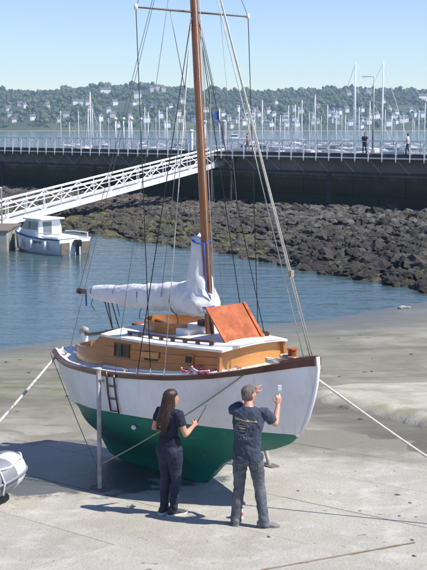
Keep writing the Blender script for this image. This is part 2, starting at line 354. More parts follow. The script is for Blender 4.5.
def algae(m):
    n, l = nodes(m); b = n['Principled BSDF']; src = b.inputs['Base Color'].links[0].from_socket
    g = n.new('ShaderNodeNewGeometry'); v = n.new('ShaderNodeVectorMath'); v.operation = 'DOT_PRODUCT'; v.inputs[1].default_value = (.878, .478, 0); l.new(g.outputs['Position'], v.inputs[0])
    t = n.new('ShaderNodeTexNoise'); t.inputs['Scale'].default_value = 1.6; t.inputs['Detail'].default_value = 6; l.new(g.outputs['Position'], t.inputs['Vector'])
    ad = n.new('ShaderNodeMath'); ad.operation = 'MULTIPLY_ADD'; l.new(t.outputs['Fac'], ad.inputs[0]); ad.inputs[1].default_value = 1.6; l.new(v.outputs['Value'], ad.inputs[2])
    r = n.new('ShaderNodeMapRange'); r.inputs['From Min'].default_value = 13.75; r.inputs['From Max'].default_value = 13.3; l.new(ad.outputs[0], r.inputs['Value'])
    s = n.new('ShaderNodeSeparateXYZ'); l.new(g.outputs['Normal'], s.inputs[0]); mu = n.new('ShaderNodeMath'); mu.operation = 'MULTIPLY'; l.new(r.outputs[0], mu.inputs[0]); l.new(s.outputs[2], mu.inputs[1])
    x = n.new('ShaderNodeMix'); x.data_type = 'RGBA'; l.new(mu.outputs[0], x.inputs['Factor']); l.new(src, x.inputs['A']); x.inputs['B'].default_value = (.22, .225, .085, 1); l.new(x.outputs['Result'], b.inputs['Base Color'])
    mu2 = n.new('ShaderNodeMath'); mu2.operation = 'MULTIPLY'; t4 = n.new('ShaderNodeTexNoise'); t4.inputs['Scale'].default_value = 2.5; l.new(g.outputs['Position'], t4.inputs['Vector']); r4 = n.new('ShaderNodeMapRange'); r4.inputs['From Min'].default_value = .36; r4.inputs['From Max'].default_value = .52; l.new(t4.outputs['Fac'], r4.inputs['Value']); l.new(mu.outputs[0], mu2.inputs[0]); l.new(r4.outputs[0], mu2.inputs[1]); l.new(mu2.outputs[0], x.inputs['Factor'])
    p5 = n.new('ShaderNodeMath'); p5.operation = 'POWER'; p5.inputs[1].default_value = 9; l.new(s.outputs[2], p5.inputs[0]); l.new(p5.outputs[0], mu.inputs[1])
algae(OLDC)
o = tag(mb.build('old_slab', OLDC, auto=50), kind='structure')

# stones and weed clumps scattered on the foreshore and slip
def rock_mesh(seed, mats, sub=2, rough=.35, fine=0):
    bm = bmesh.new(); bmesh.ops.create_icosphere(bm, subdivisions=sub, radius=1)
    for v in bm.verts:
        p = v.co + Vector((seed * 7.3, seed * 3.1, 0))
        k = 1 + rough * noise.noise(p * .9) + rough * .6 * noise.noise(p * 2.1)
        c = (noise.cell(p * 1.3) * .16 + .10 * noise.cell(p * 2.7)) if fine < .28 else .07 * noise.cell(p * 1.6) + .05 * noise.cell(p * 3.3) + .22 * abs(noise.noise(p * 1.7)) + .12 * noise.noise(p * 18)
        v.co *= (k + c + fine * noise.noise(p * 5) + fine * .7 * noise.noise(p * 10))
    me = bpy.data.meshes.new('rock'); bm.to_mesh(me); bm.free(); me.materials.append(mats)
    return me
STONE = mat('beach_stone', (.10, .09, .075), .8, (.05, .045, .038), 3, bump=.6, bscale=8, rnd=.5)
STONEL = mat('pale_beach_stone', (.36, .34, .29), .8, (.25, .23, .19), 3, bump=.4, bscale=8)
st_me = [rock_mesh(i + 40, STONE) for i in range(3)]; st_l = rock_mesh(50, STONEL)
for si, (px, py, w, pale) in enumerate(((397, 495, .085, 0), (410, 503, .06, 0), (399, 516, .05, 0), (412, 540, .05, 0), (416, 517, .035, 0), (298, 491, .05, 0), (360, 511, .045, 0), (427 - 13, 556, .05, 0), (269, 537, .05, 0), (324, 452, .03, 0), (355, 471, .03, 0))):
    r = ray(px, py); k = (SL * 12.5 - EYE) / (r.z + SL * r.y); q = r * k
    o = inst('flat_stone', random.choice(st_me), None, (q.x, q.y, plane_z(q.y) + w * .05), (0, 0, random.uniform(0, 3)), (w * .5, w * .36, w * .12))
    tag(o, 'small dark stone on the slip, ' + ('largest one, near the right edge', 'at the right, just below the largest stone', 'right side, left of two stones near the edge', 'low down at the right edge above the corner', 'tiny one close to the right edge of the picture', 'on its own just right of the man', 'middle of the open concrete right of the man', 'in the bottom right corner', 'just below right of the man\'s shoes', 'tiny one right of the bow near the damp strip', 'tiny one alone right of the bow')[si], 'stone', 'loose stones on the slip')
mbs = MB()
for k in range(150):   # shell grit and weed scraps: nobody could count it
    x = random.uniform(-6, 8); y = random.uniform(18.5, 34)
    if y < 24 and -2 < x < 1.5 and y < 17: continue
    w = random.uniform(.012, .05); c = Vector((x, y, gz(x, y) + (.028 if y > mud_edge(x) + 1 else .004)))
    mbs.ball(c, (w * 1.4, w, w * .35), 6, 3)
WEED = mat('dry_weed', (.09, .075, .045), .9, (.05, .06, .02), 2)
tag(mbs.build('weed_scraps', WEED, smooth=True), 'scraps of dark weed strewn over the mud and slip', 'weed', kind='stuff')
for px, py, Y, w in ((404, 307, 0, .22), (344, 409, 0, .1)):
    r = ray(px, py); y = 41.0 if Y == 0 and py < 350 else 21
    q = at(px, py, y); z = gz(q.x, q.y) + (.055 if y < 30 else .03)
    o = inst('beach_stone', st_me[1] if py > 350 else st_l, None, (q.x, q.y, z), (0, 0, .4), (w * 1.4, w * .8, w * .5))
    tag(o, 'pale rounded stone alone on the mud by the waterline' if py < 350 else 'dark stone lying on the weedy edge of the old slab', 'stone')

# water sheet
mb = MB(); mb.add([(-2500, 20, WZ), (2500, 20, WZ), (2500, 1700, WZ), (-2500, 1700, WZ)], [(0, 1, 2, 3)])
tag(mb.build('water', WATER), kind='structure')

# ------------------------------------------------------------------ far hill with wood and houses
SKY_X = [-400, -150, 0, 40, 80, 110, 150, 180, 213, 240, 265, 290, 318, 352, 385, 427, 560, 800]
SKY_Y = [98, 92, 90.5, 90.5, 88.5, 86.5, 85, 88, 90, 90.5, 91, 90, 87.5, 87, 89, 90, 93, 99]
def ridge_h(x, y):
    px = 213.5 + x / y * FPX; return (126 - np.interp(px, SKY_X, SKY_Y)) / FPX
def hill_z(x, y):
    t = (y - 1530) / 570.0
    if t < 0: return WZ + max(-6, (y - 1505) * .12)
    top = float(ridge_h(x, 2100)) * 2100 + EYE - 7
    s = min(t, 1.0); base = WZ + 3 + (top - WZ - 3) * (s ** .9)
    return base + noise.fractal(Vector((x * .004, y * .004, 1)), 1, 2, 4) * 9 * s * (1 - s) * 2
mb = MB(); HX = list(np.linspace(-900, 900, 91)); HY = [1490, 1505, 1511, 1530, 1545] + list(np.linspace(1570, 2100, 22)) + [2200, 2400]
for y in HY:
    for x in HX: mb.v.append((x, y, hill_z(x, y)))
for j in range(len(HY) - 1):
    for i in range(len(HX) - 1):
        mb.f.append((j * 91 + i, j * 91 + i + 1, (j + 1) * 91 + i + 1, (j + 1) * 91 + i)); mb.m.append(1 if j < 2 else 0)
tag(mb.build('hill', [FIELD, BEACH], smooth=True), kind='structure')
def hill_hit(px, py):
    r = ray(px, py); y = 1530.0
    while y < 2110:
        p = r * (y / r.y); z = p.z + EYE
        if z <= hill_z(p.x, y) + .5: return Vector((p.x, y, hill_z(p.x, y)))
        y += 6
    p = r * (2090 / r.y); return Vector((p.x, 2090, hill_z(p.x, 2090)))
HWALL = [mat('house_white', (.86, .85, .83), .8, rnd=.1), mat('house_cream', (.62, .56, .47), .8, rnd=.1), mat('house_grey_stone', (.40, .38, .36), .85)]
SLATE = mat('slate_roof', (.10, .105, .12), .6, rnd=.25); TILE = mat('brown_roof', (.17, .11, .085), .7, rnd=.2)
HWIN = mat('house_window', (.12, .13, .15), .25)
def house(px, py, w, d, h, wi, ri, rz, label):
    p = hill_hit(px, py); t = thing('house', label, 'house', p - Vector((0, 0, 1.5)), rz, 'houses among the trees on the far hill')
    h += 1.5; m = MB(); m.box((0, 0, h / 2), (w, d, h)); wall = m.build('wall', HWALL[wi], t)
    m = MB(); rh = d * .42; ov = .4
    m.add([(-w / 2 - ov, -d / 2 - ov, h), (w / 2 + ov, -d / 2 - ov, h), (w / 2 + ov, d / 2 + ov, h), (-w / 2 - ov, d / 2 + ov, h), (-w / 2 - ov, 0, h + rh), (w / 2 + ov, 0, h + rh)],
          [(0, 1, 5, 4), (2, 3, 4, 5), (0, 4, 3), (1, 2, 5), (3, 2, 1, 0)])
    rf = m.build('roof', SLATE if ri else TILE, t)
    m = MB(); m.box((w / 2 - .8, 0, h + rh), (.8, .8, 2)); m.build('chimney', HWALL[wi], rf)
    nw = max(2, int(w / 3.2))
    for lv in range(2 if h > 6 else 1):
        for k in range(nw):
            m = MB(); m.box((-w / 2 + (k + .5) * w / nw, -d / 2 - .02, 3.1 + lv * 2.8), (.9, .12, 1.2)); m.build('window', HWIN, t)
HP = [(24, 108), (20, 106), (46, 108), (75, 104), (81, 105), (88, 105), (66, 117), (114, 105), (133, 105), (138, 104), (100, 121), (112, 117), (108, 113), (170, 108), (182, 103), (180, 122), (47, 108), (137, 96),
      (237, 111), (228, 121), (230, 128), (263, 123), (273, 116), (275, 104), (383, 103), (416, 94), (312, 124), (360, 128), (312, 118), (255, 112), (250, 119), (222, 116), (285, 118), (292, 122), (300, 113), (318, 109), (330, 117), (337, 124), (376, 118), (395, 115), (405, 122), (421, 117), (346, 112), (270, 126), (243, 125), (368, 124), (388, 126), (205, 112), (195, 122), (160, 118), (146, 122), (129, 119), (57, 122), (32, 120), (10, 117), (90, 112), (152, 109)]
random.seed(22)
for k in range(46):
    q = (random.choice([random.uniform(222, 348), random.uniform(222, 348), random.uniform(2, 210), random.uniform(350, 425)]), random.uniform(111, 127.5))
    if all(abs(q[0] - a[0]) > 3.2 or abs(q[1] - a[1]) > 3 for a in HP): HP.append(q)
random.seed(21)
WN = ['white', 'cream', 'grey']; 
for i, (px, py) in enumerate(HP):
    wi = random.choice([0, 0, 0, 1]); ri = random.random() < .8; w = random.uniform(6.5, 11)
    house(px, py, w, random.uniform(6.5, 8), random.uniform(4, 6.5), wi, ri, random.uniform(.25, 1.0), 'small %s walled house with pitched %s roof among far hillside trees' % (WN[wi], 'slate' if ri else 'brown'))
for px, py, w, h, lab in ((157, 91, 13, 9, 'tall pale block of the big mansion standing on the hill crest'), (163, 91.5, 9, 7, 'lower pale wing at the right of the mansion on the hill crest'), (151, 91.5, 7, 7, 'short pale wing at the left of the mansion on the hill crest'),
                          (105, 94, 20, 8, 'long white villa high on the far hill left of the mast'), (422, 101, 20, 9, 'long white building high on the hill at the right edge'), (348, 95, 9, 5, 'first of the pale roofs in a row along the hill crest, left end'), (356, 94.5, 11, 6, 'middle pale roof of the row along the hill crest'), (368, 95, 13, 6, 'right end pale roof of the row along the hill crest'), (137, 98, 14, 7, 'white villa just below the crest mansion on the hill')):
    p = (px, py); house(px, py, w, 9, h, 0 if 'white' in lab else 1, True, .45, lab)
hs_all = sorted([o for o in COL.objects if o.get('category') == 'house' and o['label'].startswith('small')], key=lambda o: o.location.x / o.location.y)
ones_ = ['first', 'second', 'third', 'fourth', 'fifth', 'sixth', 'seventh', 'eighth', 'ninth']
ORD = ones_ + ['tenth', 'eleventh', 'twelfth', 'thirteenth', 'fourteenth', 'fifteenth', 'sixteenth', 'seventeenth', 'eighteenth', 'nineteenth']
for d_, e_ in (('twenty', 'twentieth'), ('thirty', 'thirtieth'), ('forty', 'fortieth'), ('fifty', 'fiftieth'), ('sixty', 'sixtieth'), ('seventy', 'seventieth')): ORD += [e_] + [d_ + ' ' + o_ for o_ in ones_]
for tier, lo_, hi_ in (('upper', 1760, 9999), ('middle', 1640, 1760), ('lower', 0, 1640)):
    for i, o in enumerate([h for h in hs_all if lo_ <= h.location.y < hi_]):
        o['label'] = '%s house with %s roof, %s from the left along the %s hillside' % ('cream' if 'cream' in o['label'] else 'white', 'slate' if 'slate' in o['label'] else 'brown', ORD[i], tier)
# the wood
def wood():
    bm = bmesh.new(); bmesh.ops.create_icosphere(bm, subdivisions=1, radius=1); bm.verts.ensure_lookup_table()
    base = np.array([v.co[:] for v in bm.verts]); fac = np.array([[v.index for v in f.verts] for f in bm.faces]); bm.free()
    vars_ = []
    for k in range(14):
        d = np.array([1 + .55 * noise.noise(Vector(b) * 1.9 + Vector((k * 9.1, 0, 0))) + .6 * noise.noise(Vector(b) * 5 + Vector((0, k * 5.7, 0))) for b in base])
        vars_.append(base * d[:, None])
    house_xy = [hill_hit(px, py) for px, py in HP] + [hill_hit(a[0], a[1]) for a in ((157, 91), (163, 91.5), (151, 91.5), (105, 94), (422, 101), (348, 95), (356, 94.5), (368, 95), (137, 98))]
    V = []; F = []; T = []; o = 0; n = 0
    cx0 = cy0 = cr0 = 0; left_ = 0; kk_ = 0
    while n < 15500:
        if left_ <= 0:
            cy0 = 1540 + 590 * random.random() ** .85; cx0 = random.uniform(-.30, .30) * cy0; left_ = random.randint(3, 7); cr0 = random.uniform(1.9, 4.2) * (1.6 if random.random() < .2 else 1); kk_ = random.random()
        left_ -= 1
        y = cy0 + random.gauss(0, cr0 * .7); x = cx0 + random.gauss(0, cr0 * 1.0)
        g = noise.noise(Vector((x * .011, y * .009, 4)))
        if g < -.28 and y < 2040: continue      # meadows
        if any(abs(h.x - x) < 10 and -45 < y - h.y < 6 for h in house_xy): continue
        r = cr0 * random.uniform(.45, .85) * (1.15 if y > 2050 else 1); z = hill_z(x, y) + random.uniform(-.2, .8) * cr0
        sc = np.array([r, r, r * random.uniform(.8, 1.35)])
        a = random.uniform(0, 6.28); ca, sa = math.cos(a), math.sin(a)
        v = vars_[n % 14]; v = np.stack([v[:, 0] * ca - v[:, 1] * sa, v[:, 0] * sa + v[:, 1] * ca, v[:, 2]], 1) * sc + np.array([x, y, z + r * .75])
        V.append(v); F.append(fac + o); o += len(v)
        k = min(1, max(0, kk_ + random.uniform(-.15, .15))); c = np.array([.032, .062, .018]) * (1 - k) + np.array([.085, .125, .036]) * k
        if random.random() < .12: c = np.array([.10, .105, .035])
        T.append(np.tile(np.append(c * random.uniform(.7, 1.2), 1), (len(v), 1))); n += 1
    V = np.concatenate(V); F = np.concatenate(F); T = np.concatenate(T)
    me = bpy.data.meshes.new('wood'); me.vertices.add(len(V)); me.vertices.foreach_set('co', V.ravel())
    me.loops.add(F.size); me.loops.foreach_set('vertex_index', F.ravel()); me.polygons.add(len(F)); me.polygons.foreach_set('loop_start', np.arange(0, F.size, 3)); me.update(calc_edges=True)
    at_ = me.color_attributes.new('tint', 'FLOAT_COLOR', 'POINT'); at_.data.foreach_set('color', T.ravel())
    me.materials.append(FOL)
    ob = bpy.data.objects.new('far_wood', me); COL.objects.link(ob)
    tag(ob, 'green woodland covering the far hill across the water', 'woodland', kind='stuff')
wood()

# ------------------------------------------------------------------ harbour wall, pier, gangway
PA = Vector((-23.4, 117.0)); PB = Vector((17.2, 86.0)); PD = (PB - PA).normalized(); PN = Vector((PD.y, -PD.x)); 
if PN.y > 0: PN = -PN            # towards the camera
DZ = 2.5
def pp(s, off=0, z=0):           # s metres along the pier from PA, off metres towards camera
    q = PA + PD * s + PN * off; return Vector((q.x, q.y, z))
PL = (PB - PA).length; S0, S1 = -14, PL + 16
SEAW = mat('harbour_wall_stone', (.27, .28, .29), .85, (.17, .18, .19), .5, bump=.8, bscale=3, c3=(.33, .33, .33), scale3=.25)
def wall_algae(m):
    n, l = nodes(m); b = n['Principled BSDF']; src = b.inputs['Base Color'].links[0].from_socket
    g = n.new('ShaderNodeNewGeometry'); s = n.new('ShaderNodeSeparateXYZ'); l.new(g.outputs['Position'], s.inputs[0])
    t = n.new('ShaderNodeTexNoise'); t.inputs['Scale'].default_value = .5; t.inputs['Detail'].default_value = 8; t.inputs['Roughness'].default_value = .7; l.new(g.outputs['Position'], t.inputs['Vector'])
    a = n.new('ShaderNodeMath'); a.operation = 'MULTIPLY_ADD'; l.new(t.outputs['Fac'], a.inputs[0]); a.inputs[1].default_value = -1.5; l.new(s.outputs[2], a.inputs[2])
    r = n.new('ShaderNodeMapRange'); r.inputs['From Min'].default_value = .1; r.inputs['From Max'].default_value = -.5; r.inputs['To Max'].default_value = .9; l.new(a.outputs[0], r.inputs['Value'])
    x = n.new('ShaderNodeMix'); x.data_type = 'RGBA'; l.new(r.outputs[0], x.inputs['Factor']); l.new(src, x.inputs['A']); x.inputs['B'].default_value = (.050, .075, .026, 1)
    r2 = n.new('ShaderNodeMapRange'); r2.inputs['From Min'].default_value = -.9; r2.inputs['From Max'].default_value = -1.5; r2.inputs['To Max'].default_value = .8; l.new(a.outputs[0], r2.inputs['Value'])
    y = n.new('ShaderNodeMix'); y.data_type = 'RGBA'; l.new(r2.outputs[0], y.inputs['Factor']); l.new(x.outputs['Result'], y.inputs['A']); y.inputs['B'].default_value = (.034, .036, .026, 1)
    l.new(y.outputs['Result'], b.inputs['Base Color'])
wall_algae(SEAW)
wallt = thing('harbour_wall', 'dark weed stained stone harbour wall under the pier walkway', 'harbour wall', pp(0, 0, -2.6))
def rel(p, t): return Vector(p) - Vector(t.location)
s = S0
while s < S1:                     # wall of big cast blocks
    for k, (z0, z1) in enumerate(((-2.6, -1.1), (-1.1, .5), (.5, 2.2))):
        s_ = s + (k % 2) * 2.5; m = MB(); jit = random.uniform(-.03, .03)
        m.prism([rel(pp(s_ + .02, -1.2 - k * .05 + jit, z0 + .015), wallt), rel(pp(s_ + 4.98, -1.2 - k * .05 + jit, z0 + .015), wallt), rel(pp(s_ + 4.98, -3.2, z0 + .015), wallt), rel(pp(s_ + .02, -3.2, z0 + .015), wallt)], (0, 0, 0), (0, 0, z1 - z0 - .03))
        m.build('wall_block', SEAW, wallt)
    s += 5
pier = thing('pier', 'long raised pier walkway with pale railing and trestle braces', 'pier', pp(0, 0, DZ))
m = MB(); m.prism([rel(pp(S0, 1.2, DZ - .25), pier), rel(pp(S1, 1.2, DZ - .25), pier), rel(pp(S1, -3.0, DZ - .25), pier), rel(pp(S0, -3.0, DZ - .25), pier)], (0, 0, 0), (0, 0, .25)); m.build('deck', PIERD, pier)
m = MB(); m.bar(rel(pp(S0, 1.355, DZ - .27), pier), rel(pp(S1, 1.355, DZ - .27), pier),   .12, .11); m.build('edge_beam', GALV, pier)
m = MB(); m.bar(rel(pp(S0, 1.25, DZ - .05), pier), rel(pp(S1, 1.25, DZ - .05), pier), .1, .26); m.build('kerb', PIERD, pier)
m = MB(); m.bar(rel(pp(S0, .9, DZ - 1.55), pier), rel(pp(S1, .9, DZ - 1.55), pier), .16, .2); m.build('lower_beam', PIERD, pier)
for z, r in ((1.08, .03), (.62, .012), (.28, .012)):
    for off in (1.42, -2.9):
        m = MB(); m.bar(rel(pp(S0, off, DZ + z), pier), rel(pp(S1, off, DZ + z), pier), r * 2, r * 2); m.build('rail', GALV, pier)
BRACE = mat('brace_grey_steel', (.30, .30, .30), .7, (.2, .2, .19), 2)
post_me = MB().box((0, 0, .55), (.14, .12, 1.14)).box((0, 0, -.30), (.09, .10, .58)).mesh('rail_post', GALV)
post_b = MB().box((0, 0, .53), (.06, .06, 1.08)).mesh('rail_post', PIERG)
m = MB(); m.bar((0, 0, .1), (0, 0, -1.0), .10, .1); strut_me = m.mesh('hanger', PIERG)
zrot = math.atan2(PD.y, PD.x)
s = S0 + .4; i = 0
while s < S1:
    inst('rail_post', post_me, pier, rel(pp(s, 1.42, DZ), pier)); inst('rail_post', post_b, pier, rel(pp(s, -2.86, DZ), pier))
    if i % 2 == 0:
        m = MB(); m.bar(rel(pp(s, 1.2, DZ - .42), pier), rel(pp(s + 1.0, .95, DZ - 1.5), pier), .07, .07); m.build('brace', BRACE, pier)
        if s < PL * .52: m = MB(); m.bar(rel(pp(s + 2.4, 1.2, DZ - .42), pier), rel(pp(s + 1.1, .95, DZ - 1.5), pier), .07, .07); m.build('brace', BRACE, pier)
    s += 1.25; i += 1
s = S0 + 2
while s < S1:
    m = MB(); m.bar(rel(pp(s, .9, DZ - 1.6), pier), rel(pp(s, .9, -2.6), pier), .34, .34); m.build('trestle_post', PIERD, pier); s += 13.6

def lamp_post(px, ybase, ytop, Y, arm=True, lab=''):
    b = at(px, ybase, Y); h = (ybase - ytop) / FPX * Y
    t = thing('lamp_post', lab, 'lamp post', b)
    MB().tube([(0, 0, 0), (0, 0, h * .5), (0, 0, h)], [.09, .07, .05], 8).build('pole', PIERG, t, smooth=True)
    MB().box((0, 0, .12), (.3, .3, .24)).build('base', PIERG, t)
    if arm:
        MB().tube([(0, 0, h), (-.25, 0, h + .05), (-.6, 0, h + .05)], .035, 6).build('arm', PIERG, t, smooth=True)
        m = MB(); m.loft([[Vector((x, y * w, h + .05 + z)) for y, z in ((-.1, -.06), (.1, -.06), (.07, .05), (-.07, .05))] for x, w in ((-.5, .6), (-.7, 1), (-1.0, .7))]); m.build('lamp_head', PIERG, t)
    return t
lamp_post(372.5, 153, 79, 90.5, True, 'tall grey street lamp with short arm standing on the pier')
m = MB()
# pile with blue top by the gangway head
pile = thing('mooring_pile', 'thick grey pile beside the gangway head on the pier', 'pile', at(224, 160, 101))
MB().tube([(0, 0, -2), (0, 0, 3.6), (0, 0, 3.75)], [.24, .24, .05], 12).build('shaft', PIERG, pile, auto=40)
MB().tube([(0, 0, .4), (0, 0, .8)], .27, 12).build('collar', PIERD, pile, auto=40)
fp = thing('flag_pole', 'white pole carrying a small blue pennant above the gangway head', 'flag pole', at(219.5, 152, 99))
MB().tube([(0, 0, 0), (0, 0, 3.9)], .05, 8).build('pole', GALV, fp, smooth=True)
m = MB(); m.loft([[Vector((-.05 - x, .04 * math.sin(x * 9) - .012, z)), Vector((-.05 - x, .04 * math.sin(x * 9) + .012, z)), Vector((-.05 - x, .04 * math.sin(x * 9) + .012, z + .75)), Vector((-.05 - x, .04 * math.sin(x * 9) - .012, z + .75))] for x, z in ((0, 2.95), (.15, 2.95), (.3, 2.95), (.42, 2.95))]); m.build('pennant', BLUE, fp)
pc = thing('capped_pile', 'white round topped pile on the pier just left of the yacht mast', 'pile', at(191.5, 150, 104))
MB().tube([(0, 0, -1), (0, 0, 1.6), (0, 0, 1.8)], [.17, .17, .14], 12).build('shaft', GALV, pc, auto=40); MB().ball((0, 0, 1.82), (.22, .22, .16), 12, 6).build('cap', GALV, pc, smooth=True)

# gangway
GA = Vector((0.3, 99.0, 1.25)); GB = Vector((-15.6, 70.2, -2.05)); gd = (GB - GA).normalized(); gs = gd.cross(Vector((0, 0, 1))).normalized()
if gs.y > 0: gs = -gs
gang = thing('gangway', 'white steel lattice gangway sloping from the pier to the pontoon', 'gangway', GB)
gw = 1.5; gh = 1.5; L = (GB - GA).length
def gp(s, side, z): return GA + gd * s + gs * side * gw / 2 + Vector((0, 0, z)) - GB
for sd in (1, -1):
    m = MB(); m.bar(gp(0, sd, .22), gp(L, sd, .22), .1, .42); m.build('bottom_chord', GALV, gang)
    m = MB(); m.bar(gp(0, sd, gh), gp(L, sd, gh), .12, .14); m.build('top_chord', GALV, gang)
    m = MB(); m.bar(gp(0, sd, gh - .3), gp(L, sd, gh - .3), .06, .06); m.build('handrail', GALV, gang)
    NP = 16
    for k in range(NP + 1):
        s = L * k / NP
        m = MB(); m.bar(gp(s, sd, .43), gp(s, sd, gh - .07), .07, .07, (1, 0, 0)); m.build('post', GALV, gang)
        if k < NP:
            a, b = (.43, gh - .07) if k % 2 else (gh - .07, .43)
            m = MB(); m.bar(gp(s + .06, sd, a), gp(s + L / NP - .06, sd, b), .06, .06); m.build('diagonal', GALV, gang)
m = MB(); m.add([gp(0, .9, .30), gp(L, .9, .30), gp(L, -.9, .30), gp(0, -.9, .30), gp(0, .9, .24), gp(L, .9, .24), gp(L, -.9, .24), gp(0, -.9, .24)], [(0, 1, 2, 3), (7, 6, 5, 4), (0, 4, 5, 1), (1, 5, 6, 2), (2, 6, 7, 3), (3, 7, 4, 0)]); m.build('tread_deck', PIERG, gang)
for k in range(0, NP + 1, 2):
    m = MB(); m.bar(gp(L * k / NP, 1.0, .0), gp(L * k / NP, -1.0, .0), .12, .08); m.build('cross_bearer', GALV, gang)
# landing frame at the head
hd = thing('gangway_landing', 'grey steel landing frame at the head of the gangway', 'landing', pp(0, 0, 0) * 0 + at(214, 163, 99))
for dx in (-.2, 1.6):
    MB().bar((dx, 0, -3.4), (dx, 0, 1.6), .16, .16, (1, 0, 0)).build('post', PIERG, hd)
MB().box((.7, .4, .15), (2.2, 1.6, .18)).build('platform', PIERG, hd)
MB().bar((-.2, 0, 1.55), (1.6, 0, 1.55), .08, .08).build('rail', GALV, hd); MB().bar((-.2, 0, 1.0), (1.6, 0, 1.0), .05, .05).build('rail', GALV, hd)

# pontoon, lower left
PONC = mat('pontoon_concrete', (.42, .405, .37), .85, (.28, .265, .235), 1.2, bump=.4, bscale=10, c3=(.2, .19, .16), scale3=.8)
pon = thing('pontoon', 'pale concrete pontoon float with railing at the gangway foot', 'pontoon', (-14.0, 62.5, WZ))
MB().box((0, 0, .48), (4.6, 4.4, 1.30)).build('float', PONC, pon, bevel=.05)
MB().box((0, 0, 1.17), (4.7, 4.5, .08)).build('deck_edge', GREYW, pon)
for x, y in ((1.2, -1.6), (1.2, .2), (1.2, 2.0), (-.6, -1.6)):
    MB().bar((x, y, 1.2), (x, y, 3.4), .09, .09, (1, 0, 0)).build('post', PIERG, pon)
for z in (3.4, 2.6):
    MB().bar((1.2, -1.6, z), (1.2, 2.0, z), .07, .07).build('rail', GALV, pon); MB().bar((1.2, -1.6, z), (-.6, -1.6, z), .07, .07).build('rail', GALV, pon); MB().bar((-.6, -1.6, z), (-2.3, -1.6, z), .07, .07).build('rail', GALV, pon)

# ------------------------------------------------------------------ rock bank
RE_X = [-40, -20, -7.5, 0, 4.4, 7.3, 9.3, 13, 25]; RE_Y = [96, 82, 70.4, 61.1, 53.3, 49.0, 46.0, 42, 36]
def rock_edge(x): return float(np.interp(x, RE_X, RE_Y))
def wall_y(x): return PA.y + (x - PA.x) * PD.y / PD.x - .3
def bank_z(x, y):
    e = rock_edge(x); w = wall_y(x); t = (y - e) / max(w - e, 1)
    if t < 0: return WZ + (y - e) * .3
    return WZ - .1 + (1.0 - math.exp(-t * 4)) * (.28 + .25 * max(0, min(1, (-x - 2) / 12))) + noise.noise(Vector((x * .3, y * .3, 0))) * .15
mb = MB(); BX = list(np.linspace(-40, 26, 67)); NB = 26
for x in BX:
    for k in range(NB):
        e = rock_edge(x) - 3; w = wall_y(x) + 3; y = e + (w - e) * k / (NB - 1); mb.v.append((x, y, bank_z(x, y) - .12))
for i in range(len(BX) - 1):
    for k in range(NB - 1): mb.f.append((i * NB + k, i * NB + k + 1, (i + 1) * NB + k + 1, (i + 1) * NB + k)); mb.m.append(0)
ROCKB = mat('rock_bank_base', (.03, .027, .023), .85, (.015, .013, .012), 1, bump=1, bscale=3)
bank = tag(mb.build('rock_bank', ROCKB, smooth=True), kind='structure')
random.seed(5)
def rock_set(sub): return [rock_mesh(i, ROCK, sub, .55, .30) for i in range(8)] + [rock_mesh(20 + i, ROCKY, sub, .5, .34) for i in range(3)] + [rock_mesh(30 + i, ROCKG, sub, .5, .24) for i in range(2)]
rl = rock_set(3); rl_far = rock_set(2)

cand = []
tries = 0
while len(cand) < 4500 and tries < 50000:
    tries += 1
    x = random.uniform(-30, 22); e = rock_edge(x); w = wall_y(x)
    y = e - .8 + (w - e - .3) * random.random() ** 1.15
    if abs(x) > .225 * y + 1: continue
    t = (y - e) / (w - e); r = random.uniform(.17, .38) * (1.2 if x > 5 else 1) * (1.35 if random.random() < .12 else 1)
    k = random.random(); zt = 1 - t
    v = random.randrange(8)
    if t < .35 and x < 3 and k < .4: v = 8 + random.randrange(3)
    elif t > .55 and k < .35: v = 11 + random.randrange(2)
    elif k < .06: v = 8 + random.randrange(5)
    cand.append((r / y, x, y, r, v))
for px, py, r in ((415, 258, 1.35), (424, 270, 1.3), (405, 268, .9), (392, 272, .8), (420, 282, .8), (373, 262, .8), (425, 246, 1.0)):
    z = WZ + .55; p = lev(px, py, z); cand.append((r / p.y * 3, p.x, p.y, r * (.62 if px in (415, 424) else .45), random.randrange(8)))
cand.sort(key=lambda c: -c[0])
mr_ = MB(); mats_r = [ROCK, ROCKY, ROCKG]
for i, (q, x, y, r, v) in enumerate(cand):
    z = bank_z(x, y) + r * random.uniform(.0, .3); rot = (random.uniform(-.4, .4), random.uniform(-.4, .4), random.uniform(0, 6.28)); sc = (r * random.uniform(.9, 1.4), r * random.uniform(.8, 1.1), r * random.uniform(.6, .95))
    if i < 300: inst('rock', rl[v], bank, (x, y, z), rot, sc)
    else:
        M4 = Matrix.LocRotScale(Vector((x, y, z)), Matrix.Rotation(rot[2], 3, 'Z'), Vector(sc)); v = rl_far[v]; mr_.cur = mats_r.index(v.materials[0])
        mr_.add([M4 @ a.co for a in v.vertices], [tuple(p.vertices) for p in v.polygons])
o = mr_.build('rock_rubble', mats_r, bank, fix=False); o['kind'] = 'stuff'

